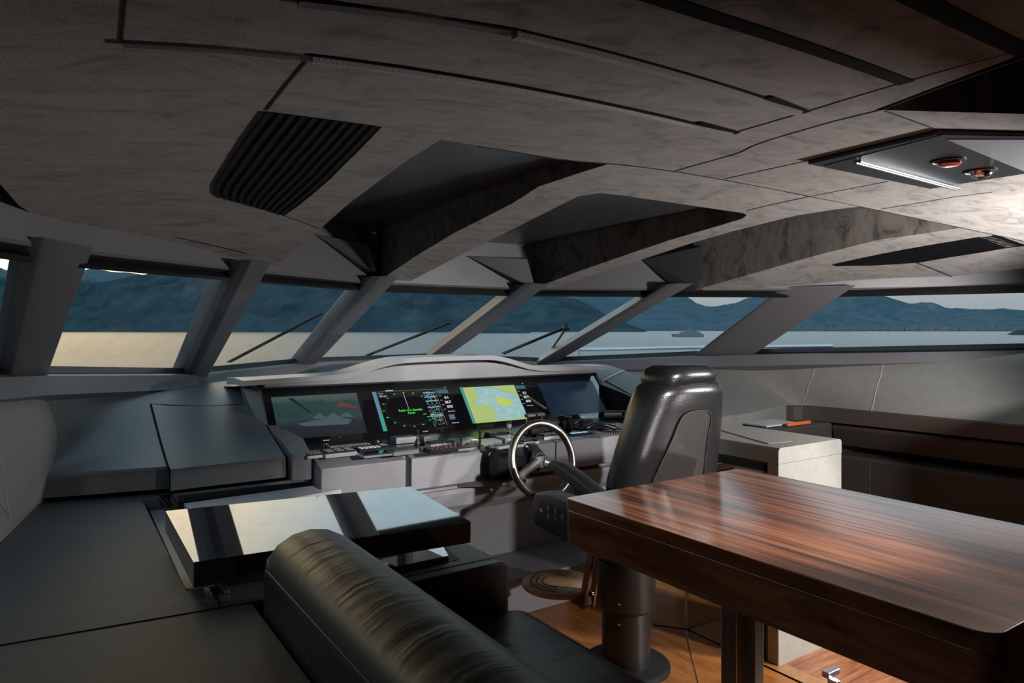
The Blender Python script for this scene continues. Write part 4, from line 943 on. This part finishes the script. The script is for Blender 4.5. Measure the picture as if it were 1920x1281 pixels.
loft('seat_pan', [se((2.22, 2.42, .50), .12, .15, 24, 5), se((2.22, 2.42, .56), .22, .25, 24, 5), se((2.22, 2.42, .61), .235, .26, 24, 5)], BLACKS, CH, smooth=50, bevel=.004)
# armrest pods with controls
for s in (-1, 1):
    x_ = 2.22+s*.27
    pod = [[Vector((x_+a*.045, y_, zz+b*h_)) for a, b in ((-1, -.8), (-.8, -1), (.8, -1), (1, -.8), (1, .8), (.8, 1), (-.8, 1), (-1, .8))] for y_, zz, h_ in ((2.12, .70, .06), (2.20, .71, .085), (2.55, .71, .095), (2.66, .705, .08), (2.685, .70, .05))]
    P_ = loft('side_bolster', pod, LEATHB, CH, smooth=50, bevel=.008)
    arm = [[Vector((x_+a*.036, y_+b*.0, zz+b*h_)) for a, b in ((-1, -.6), (-.6, -1), (.6, -1), (1, -.6), (1, .6), (.6, 1), (-.6, 1), (-1, .6))] for y_, zz, h_ in ((2.16, .815, .03), (2.24, .835, .034), (2.36, .875, .036), (2.48, .912, .034), (2.555, .926, .026), (2.58, .925, .012))]
    loft('armrest', arm, LEATHB, CH, smooth=60, bevel=.006)
    loft('armrest_arm', [[Vector((x_+a*.022, y_, z_+b)) for a, b in ((-1, -.03), (1, -.03), (1, .03), (-1, .03))] for y_, z_ in ((2.16, .76), (2.24, .80), (2.40, .855))], BLACKS, CH)
xp = 2.22-.27-.0465
cpn = box('control_plate', xp-.003, xp+.003, 2.40, 2.62, .67, .76, BLACKM, CH, bevel=.004)
for y_, z_, r_ in ((2.60, .715, .010), (2.545, .735, .016), (2.545, .698, .016), (2.49, .735, .014), (2.49, .70, .012), (2.44, .715, .016)):
    lathe('control_button', (xp-.003, y_, z_), [(.001, 0), (r_, 0), (r_*.8, .004), (.001, .005)], DSTEEL if r_ > .011 else CHROME, cpn, n=14, axis=(-1, 0, 0))
PD = lathe('pedestal', (2.22, 2.38, 0), [(.001, .02), (.112, .02), (.112, .27), (.130, .285), (.133, .29), (.133, .50), (.001, .50)], mat('pedestal_black', (.018, .017, .017), .35), CH, n=40)
lathe('pedestal_base', (2.22, 2.38, 0), [(.001, 0), (.20, 0), (.20, .018), (.185, .028), (.001, .028)], BLACKM, CH, n=40)
for z_ in (.24, .33): lathe('screw', (2.22-.11, 2.38-.075, z_), [(.001, 0), (.005, 0), (.001, .004)], CHROME, PD, n=8, axis=(-.8, -.55, 0))
# footrest
fc_ = Vector((2.17, 2.82, .262)); fr_o = lathe('footrest', fc_, [(.001, -.022), (.178, -.022), (.188, -.015), (.188, .0), (.182, .005), (.001, .005)], TEAKB, CH, n=48)
for r_ in (.085, .115, .145):
    tube('groove', [fc_+Vector((r_*math.cos(a), r_*math.sin(a), .0052)) for a in [math.radians(20+k*8) for k in range(27)]], .003, BLACKM, fr_o, n=5)
for dx in (-.018, .04):
    bm = bmesh.new(); A, B = Vector((2.20+dx, 2.56, .56)), Vector((2.20+dx-.01, 2.64, .19)); addloft(bm, [[P_+Vector((a, b, 0)) for a, b in ((-.009, -.02), (.009, -.02), (.009, .02), (-.009, .02))] for P_ in (A, B)]); fin('footrest_strut', bm, mat('bronze_strut', (.30, .15, .09), .25, metal=.8), CH, bevel=.002)
box('footrest_bracket', 2.15, 2.22, 2.62, 2.70, .20, .25, DSTEEL, CH, bevel=.006)
lathe('adjuster_knob', (2.27, 2.60, .24), [(.001, -.04), (.008, -.04), (.008, 0), (.016, .002), (.016, .028), (.001, .03)], BLACKS, CH, n=14, axis=(.6, -.8, 0)); lathe('pivot_bolt', (2.24, 2.62, .26), [(.001, -.03), (.014, -.03), (.014, .03), (.001, .03)], CHROME, CH, n=14, axis=(1, 0, 0))
# ------------------------------------------------------------------ dining table
TB = thing('dining_table', (1.93, 1.2, 0), 'large glossy striped wood table in the right foreground on two steel columns', 'table')
ta, tb2, tcn, td = (1.482, .585), (1.482, 1.885), (2.39, 1.885), (2.39, .585)
def rounded(x0, x1, y0, y1, r, n=8, z=0, rr_=None):
    out = []
    for i, (cx, cy, a0) in enumerate(((x0+r, y0+r, 180), (x1-r, y0+r, 270), (x1-r, y1-r, 0), (x0+r, y1-r, 90))):
        r2 = (rr_ or [r]*4)[i]; cx = (x0+r2) if i in (0, 3) else (x1-r2); cy = (y0+r2) if i in (0, 1) else (y1-r2)
        for k in range(n+1): a = math.radians(a0+90*k/n); out.append(Vector((cx+r2*math.cos(a), cy+r2*math.sin(a), z)))
    return out
TZ = .972
rrs = [.045, .045, .03, .012]
lo = rounded(1.482, 2.40, .585, 1.89, .03, z=TZ-.038, rr_=rrs)
prism('table_leaf', lo, (0, 0, .038), WALNUT, TB, bevel=.002)
lo = rounded(1.484, 2.398, .587, 1.888, .03, z=TZ-.155, rr_=rrs); prism('table_top', lo, (0, 0, .1155), WALNUT, TB, bevel=.002)
for (u0_, yy) in ((1374, 1.44), (1409, 1.40)):
    p = aty(u0_, 1200, yy); 
    lgx = p.x; g_ = prism('leg', [Vector((lgx-.022, yy-.03, 0.012)), Vector((lgx+.022, yy-.03, .012)), Vector((lgx+.022, yy+.03, .012)), Vector((lgx-.022, yy+.03, .012))], (0, 0, TZ-.155-.012), STEEL if 1 else DSTEEL, TB, bevel=.004)
box('base_plate', 1.68, 2.02, 1.25, 1.60, 0, .012, STEEL, TB, bevel=.003)
# ------------------------------------------------------------------ settee, console box, phone
SF = thing('settee', (.95, .8, 0), 'black leather settee with a long rounded backrest in the foreground', 'sofa')
def brs(y, w=1.0):
    x0, x1, zt, zb = .475, .725, 1.005, .56; pts = [(x0+.012, zb), (x0, zb+.05), (x0, zt-.10)]
    for k in range(9): a = math.radians(180-22.5*k); pts.append(((x0+x1)/2+(x1-x0)/2*math.cos(a), zt-.10+.10*math.sin(a)))
    pts += [(x1, zb+.05), (x1-.012, zb)]
    cx = (x0+x1)/2; return [Vector((cx+(a-cx)*w, y, zb+(b-zb)*(1-(1-w)*.35))) for a, b in pts]
BL_ = mat('creased_black_leather', (.020, .022, .022), .40, bump=.0); 
mN, mL = BL_.node_tree.nodes, BL_.node_tree.links; bb = mN['Principled BSDF']; tcc = mN.new('ShaderNodeTexCoord'); mp_ = mN.new('ShaderNodeMapping'); mp_.inputs['Scale'].default_value = (2.2, 15, 2.2); mp_.inputs['Rotation'].default_value = (0, 0, .35); mL.new(tcc.outputs['Object'], mp_.inputs[0])
nn = mN.new('ShaderNodeTexNoise'); nn.inputs['Scale'].default_value = 1.0; nn.inputs['Detail'].default_value = 3; nn.inputs['Distortion'].default_value = .4; mL.new(mp_.outputs[0], nn.inputs['Vector'])
bpp = mN.new('ShaderNodeBump'); bpp.inputs['Strength'].default_value = .16; bpp.inputs['Distance'].default_value = .035; mL.new(nn.outputs['Fac'], bpp.inputs['Height']); mL.new(bpp.outputs[0], bb.inputs['Normal'])
SB = loft('backrest', [brs(1.925, .80), brs(1.918, .93), brs(1.895, .99), brs(1.86), brs(1.5), brs(1.0), brs(.5), brs(0), brs(-.8)], BL_, SF, smooth=60)
def edge_at(y, k): L_ = brs(y); return L_[3]
for off in (0, .012):
    bm = bmesh.new(); addtube(bm, [Vector((.478+off*1.0, y, .918+off*1.9)) for y in (1.88, 1.5, 1, .5, 0, -.7)], .0022, 5); fin('piping', bm, BLACKM, SB)
cush = []
for z, i_, in ((.47, .01), (.49, 0), (.58, 0), (.605, .012), (.618, .04)): cush.append(rounded(.72+i_, 1.345-i_, -.8+i_, 1.965-i_, .05, z=z))
loft('seat_cushion', cush, BL_, SF, smooth=60)
box('seat_base', .50, 1.30, -.8, 1.96, 0, .47, BLACKM, SF, bevel=.01); box('backrest_base', .50, .70, -.8, 1.90, .0, .58, BLACKM, SF, bevel=0)
eb = thing('end_console', (1.0, 2.15, 0), 'black leather box at the head of the settee with rounded edges', 'console')
pf = [Vector((.73, 1.975, 0)), Vector((1.305, 1.975, 0))]
for k in range(7): a = math.radians(90*k/6); pf.append(Vector((1.305-.035+.035*math.cos(a), 1.975, .765-.035+.035*math.sin(a))))
pf.append(Vector((.73, 1.975, .765)))
prism('box_body', pf, (0, .385, 0), LEATHB, eb, bevel=.006)
bm = bmesh.new(); addtube(bm, [Vector((.75, 2.03, .7655)), Vector((1.29, 2.03, .7655))], .0015, 5); fin('top_seam', bm, BLACKM, eb)
p1 = atz(715, 1056, .775); ph = [atz(708, 1052, .775), atz(830, 1022, .775), atz(842, 1044, .775), atz(722, 1070, .775)]
pw_ = thing('tablet', (ph[0].x+.1, ph[0].y, .766), 'black glossy tablet lying on the end console beside the settee back', 'tablet')
prism('tablet_body', [Vector((p.x, p.y, .766)) for p in ph], (0, 0, .012), BLACKG, pw_, bevel=.003)
prism('charging_pad', [Vector((p.x+dx, p.y+dy, .7655)) for p, dx, dy in zip(ph, (-.05, .02, .03, -.04), (.05, .05, -.02, -.02))], (0, 0, .001), BLACKM, pw_)
# ------------------------------------------------------------------ port counter with the lifting panel
CT = thing('side_counter', (.3, 2.5, 0), 'dark leather counter along the left wall below the dashboard', 'counter')
ZC = .80
cpoly_ = [(-.99, -.5), (.468, -.5), (.468, 1.985), (.72, 1.985), (.72, 2.19), (.335, 2.19), (.35, 3.50), (1.105, 3.50), (1.105, 3.60), (-.04, 3.78), (-.09, 3.35), (-.15, 2.92), (-.42, 2.1), (-.99, 1.0)]
prism('counter_top', [Vector((x, y, ZC-.05)) for x, y in cpoly_], (0, 0, .05), LEATHC, CT, bevel=.003)
cb = [(-.9, -.5), (.46, -.5), (.46, 1.97), (.71, 1.99), (.71, 2.38), (1.2, 2.38), (1.2, 3.33), (1.105, 3.33), (1.105, 3.58), (-.0, 3.58), (-.1, 3), (-.9, 1)]
prism('counter_body', [Vector((x, y, 0)) for x, y in cb], (0, 0, .73), BLACKM, CT)
bm = bmesh.new()
for A, B in ((atz(0, 1211, ZC), atz(492, 1127, ZC)), (atz(400, 1098, ZC), atz(413, 1138, ZC))): addtube(bm, [A, B], .0028, 5)
fin('counter_seam', bm, RUBBER, CT)
# gloss well for the panel
prism('well_plate', [Vector((.337, 2.192, .731)), Vector((.718, 2.192, .731)), Vector((.718, 2.385, .731)), Vector((1.198, 2.385, .731)), Vector((1.198, 3.335, .731)), Vector((1.104, 3.335, .731)), Vector((1.104, 3.498, .731)), Vector((.352, 3.498, .731))], (0, 0, .004), BLACKG, CT)
prism('well_rear', [Vector((.352, 3.496, .735)), Vector((1.104, 3.496, .735)), Vector((1.104, 3.496, .801)), Vector((.352, 3.496, .801))], (0, .006, 0), BLACKG, CT)
prism('light_strip', [Vector((*atz(345, 944, .772).xy, .738)), Vector((1.10, 3.44, .738)), Vector((1.10, 3.335, .738)), Vector((1.19, 3.332, .738)), Vector((1.19, 3.28, .738)), Vector((*atz(362, 966, .772).xy, .738))], (0, 0, .034), mat('white_lacquer', (.72, .70, .70), .3), CT)
prism('sheen_plate', [atz(u, v, .737) for u, v in ((269, 933), (303, 930), (330, 975), (378, 1104), (348, 1106))], (0, 0, .002), mat('pale_sheen_plate', (.30, .33, .32), .35), CT)  # pale colour stands for the sky's reflection in the well
for uA, uB in ((288, 318), (304, 334)):
    A, B = atz(uA, 927, .742), atz(uB, 968, .742); bm = bmesh.new(); addbox(bm, -.006, .006, 0, (B-A).length, 0, .006, Matrix.Translation(B) @ (Vector((0, 1, 0)).rotation_difference((A-B).normalized()).to_matrix().to_4x4())); fin('slide_rail', bm, SATIN, CT)
LP = thing('lift_panel', (.8, 2.4, .7355), 'thick mirror black panel raised on rails over the counter, reflecting the windows', 'panel')
lpq = [atz(363, 1055, .895), atz(883, 978, .895), atz(770, 912, .925), atz(310, 958, .925)]
prism('panel_slab', [p-Vector((0, 0, .073)) for p in lpq], (0, 0, .073), BLACKG, LP, bevel=.0025)
bm = bmesh.new(); addbox(bm, .43, .46, 2.22, 2.28, .7355, .826); addbox(bm, 1.13, 1.16, 2.42, 2.5, .7355, .84); fin('lift_foot', bm, STEEL, LP)
bm = bmesh.new(); q = Vector((.40, 2.09, ZC+.001)); addbox(bm, q.x-.03, q.x-.016, q.y, q.y+.08, q.z, q.z+.012); addbox(bm, q.x+.016, q.x+.03, q.y, q.y+.08, q.z, q.z+.012); addbox(bm, q.x-.03, q.x+.03, q.y+.055, q.y+.08, q.z, q.z+.012); fin('latch_bracket', bm, SATIN, LP, bevel=.001)
# ------------------------------------------------------------------ waterfall cabinet at starboard
CB = thing('cabinet', (3.05, 2.6, 0), 'pale grey cabinet with rounded top edge and open black side, right of the helm chair', 'cabinet')
xa_, xb_, ya_, yb_ = 2.79, 3.30, 1.98, 2.56
pf = [Vector((xa_, 0, 0)), Vector((xb_, 0, 0)), Vector((xb_, 0, 1.0))]
rt = .03
def topsec(y, x0=xa_, x1=xb_, z0=.93, z1=1.005, r=.02):
    L_ = [Vector((x0, y, z0)), Vector((x1, y, z0))]
    for k in range(5): a = math.radians(22.5*k); L_.append(Vector((x1-r+r*math.cos(a), y, z1-r+r*math.sin(a))))
    for k in range(5): a = math.radians(90+22.5*k); L_.append(Vector((x0+r+r*math.cos(a), y, z1-r+r*math.sin(a))))
    return L_
loft('cabinet_top', [topsec(ya_+.0, r=.02), topsec(yb_)], CABG, CB, bevel=.003)
box('end_panel', xa_+.001, xb_-.001, ya_+.001, ya_+.06, 0.0, .9295, CABG, CB, bevel=.003)
box('inner_frame', xa_+.004, xa_+.02, ya_+.06, ya_+.085, 0, .93, BLACKM, CB, bevel=.003)
box('under_top_box', xa_+.004, xb_-.03, ya_+.062, yb_, .885, .929, BLACKM, CB, bevel=.003)
prism('top_tray', [atz(1440, 833, 1.006), atz(1486, 829, 1.006), atz(1384, 802, 1.006), atz(1342, 805, 1.006)], (0, 0, .004), CABG, CB, bevel=.002)
BG = thing('glass_balustrade', (3.1, 2.5, 0), 'clear glass balustrade pane with a brushed steel top rail behind the table', 'balustrade')
box('glass_pane', 2.755, 3.46, 2.492, 2.504, .001, .795, GLASSR, BG, bevel=.001); box('top_rail', 2.755, 3.46, 2.483, 2.513, .800, .830, mat('rail_alloy', (.6, .62, .65), .55, metal=.3), BG, bevel=.002)
box('edge_profile', 2.746, 2.756, 2.490, 2.506, 0.001, .795, SATIN, BG, bevel=.001)
# floor inlays
fl = thing('floor_inlay', (3.0, 2.0, 0), 'striped reddish teak floor inlay with a plain teak border beneath the cabinet', 'floor inlay')
box('striped_field', 2.84, 3.60, .6, 2.38, .0005, .004, STRIPE, fl, bevel=0); bm = bmesh.new(); addbox(bm, 2.752, 2.84, .6, 2.48, .0005, .0045); addbox(bm, 2.84, 3.6, 2.38, 2.48, .0005, .0045); fin('inlay_border', bm, TEAKE, fl)
bm = bmesh.new(); addtube(bm, [Vector((2.747, .6, .001)), Vector((2.747, 2.50, .001)), Vector(atz(1225, 1172, .001))], .0035, 5); addtube(bm, [Vector((2.747, 2.485, .001)), Vector((3.6, 2.485, .001))], .003, 5); fin('caulk_line', bm, RUBBER, fl)
bm = bmesh.new(); addtube(bm, [atz(1286, 1182, .001), atz(1311, 1285, .001)], .003, 5); fin('seam_line', bm, TEAKE, fl)
# steel folding catch near the foot of the cabinet
lt = thing('steel_catch', (2.55, 1.6, .0), 'bright steel folding catch at the lower right corner of the cabinet', 'catch')
a = atz(1562, 1262, .42)
tube('catch_post', [Vector((a.x-.02, a.y, 0)), Vector((a.x-.02, a.y, .42))], .006, STEEL, lt); box('catch_head', a.x-.045, a.x+.02, a.y-.012, a.y+.012, .415, .435, SATIN, lt, bevel=.002); box('catch_plate', a.x-.04, a.x-.015, a.y-.035, a.y-.008, .33, .415, SATIN, lt, bevel=.002)
# ------------------------------------------------------------------ wipers and deck rail outside
def wiper(i, u0_, v0_, u1_, v1_, label, piv=False):
    a, b, d = RB[i], RB[i+1], RTP[i]; n = (b-a).cross(d-a).normalized(); n = n if n.z > 0 else -n
    A = atp(u0_, v0_, a+n*.05, n); B = atp(u1_, v1_, a+n*.05, n); s = (B-A).normalized().cross(n)*.022
    g = thing('wiper', A, label, 'wiper', None)
    tube('wiper_blade', [A, B], .007, RUBBER, g, n=8); tube('wiper_arm', [A+s*1.2, B+s], .006, BLACKM, g, n=8)
    if piv:
        lathe('wiper_pivot', B+n*.005, [(.001, -.02), (.03, -.02), (.03, .02), (.001, .025)], BLACKM, g, axis=n, n=14)
        tube('wiper_link', [B, atp(u1_-38, v1_+55, a+n*.05, n)], .009, BLACKM, g, n=8)
wiper(2, 432, 679, 604, 588, 'black twin-arm wiper across the second large windscreen pane from the left')
wiper(3, 690, 667, 845, 606, 'black wiper on the centre windscreen pane')
wiper(4, 945, 664, 1062, 615, 'black wiper with round pivot on the pane right of centre', True)
#wiper(5, 1180, 660, 1215, 640, 'short wiper end behind the fourth pillar')
rl = thing('deck_rail', (5, 8, 0), 'thin pale steel deck rail outside the right windows', 'railing')
P0_, P1_ = EYE+ray(1085, 656)*9.5, EYE+ray(1301, 652)*9.5
tube('rail', [P0_, P1_, EYE+ray(1560, 649)*10], .025, SATIN, rl, n=8); tube('rail_post', [P1_, P1_-Vector((0, 0, .9))], .02, SATIN, rl, n=8); tube('rail_post', [P0_, P0_-Vector((0, 0, .9))], .02, SATIN, rl, n=8)
tag(box('foredeck', -1.2, 9.0, 5.6, 12, -.9, P0_.z-.88, mat('deck_grey', (.30, .32, .33), .6), bevel=0), kind='structure')
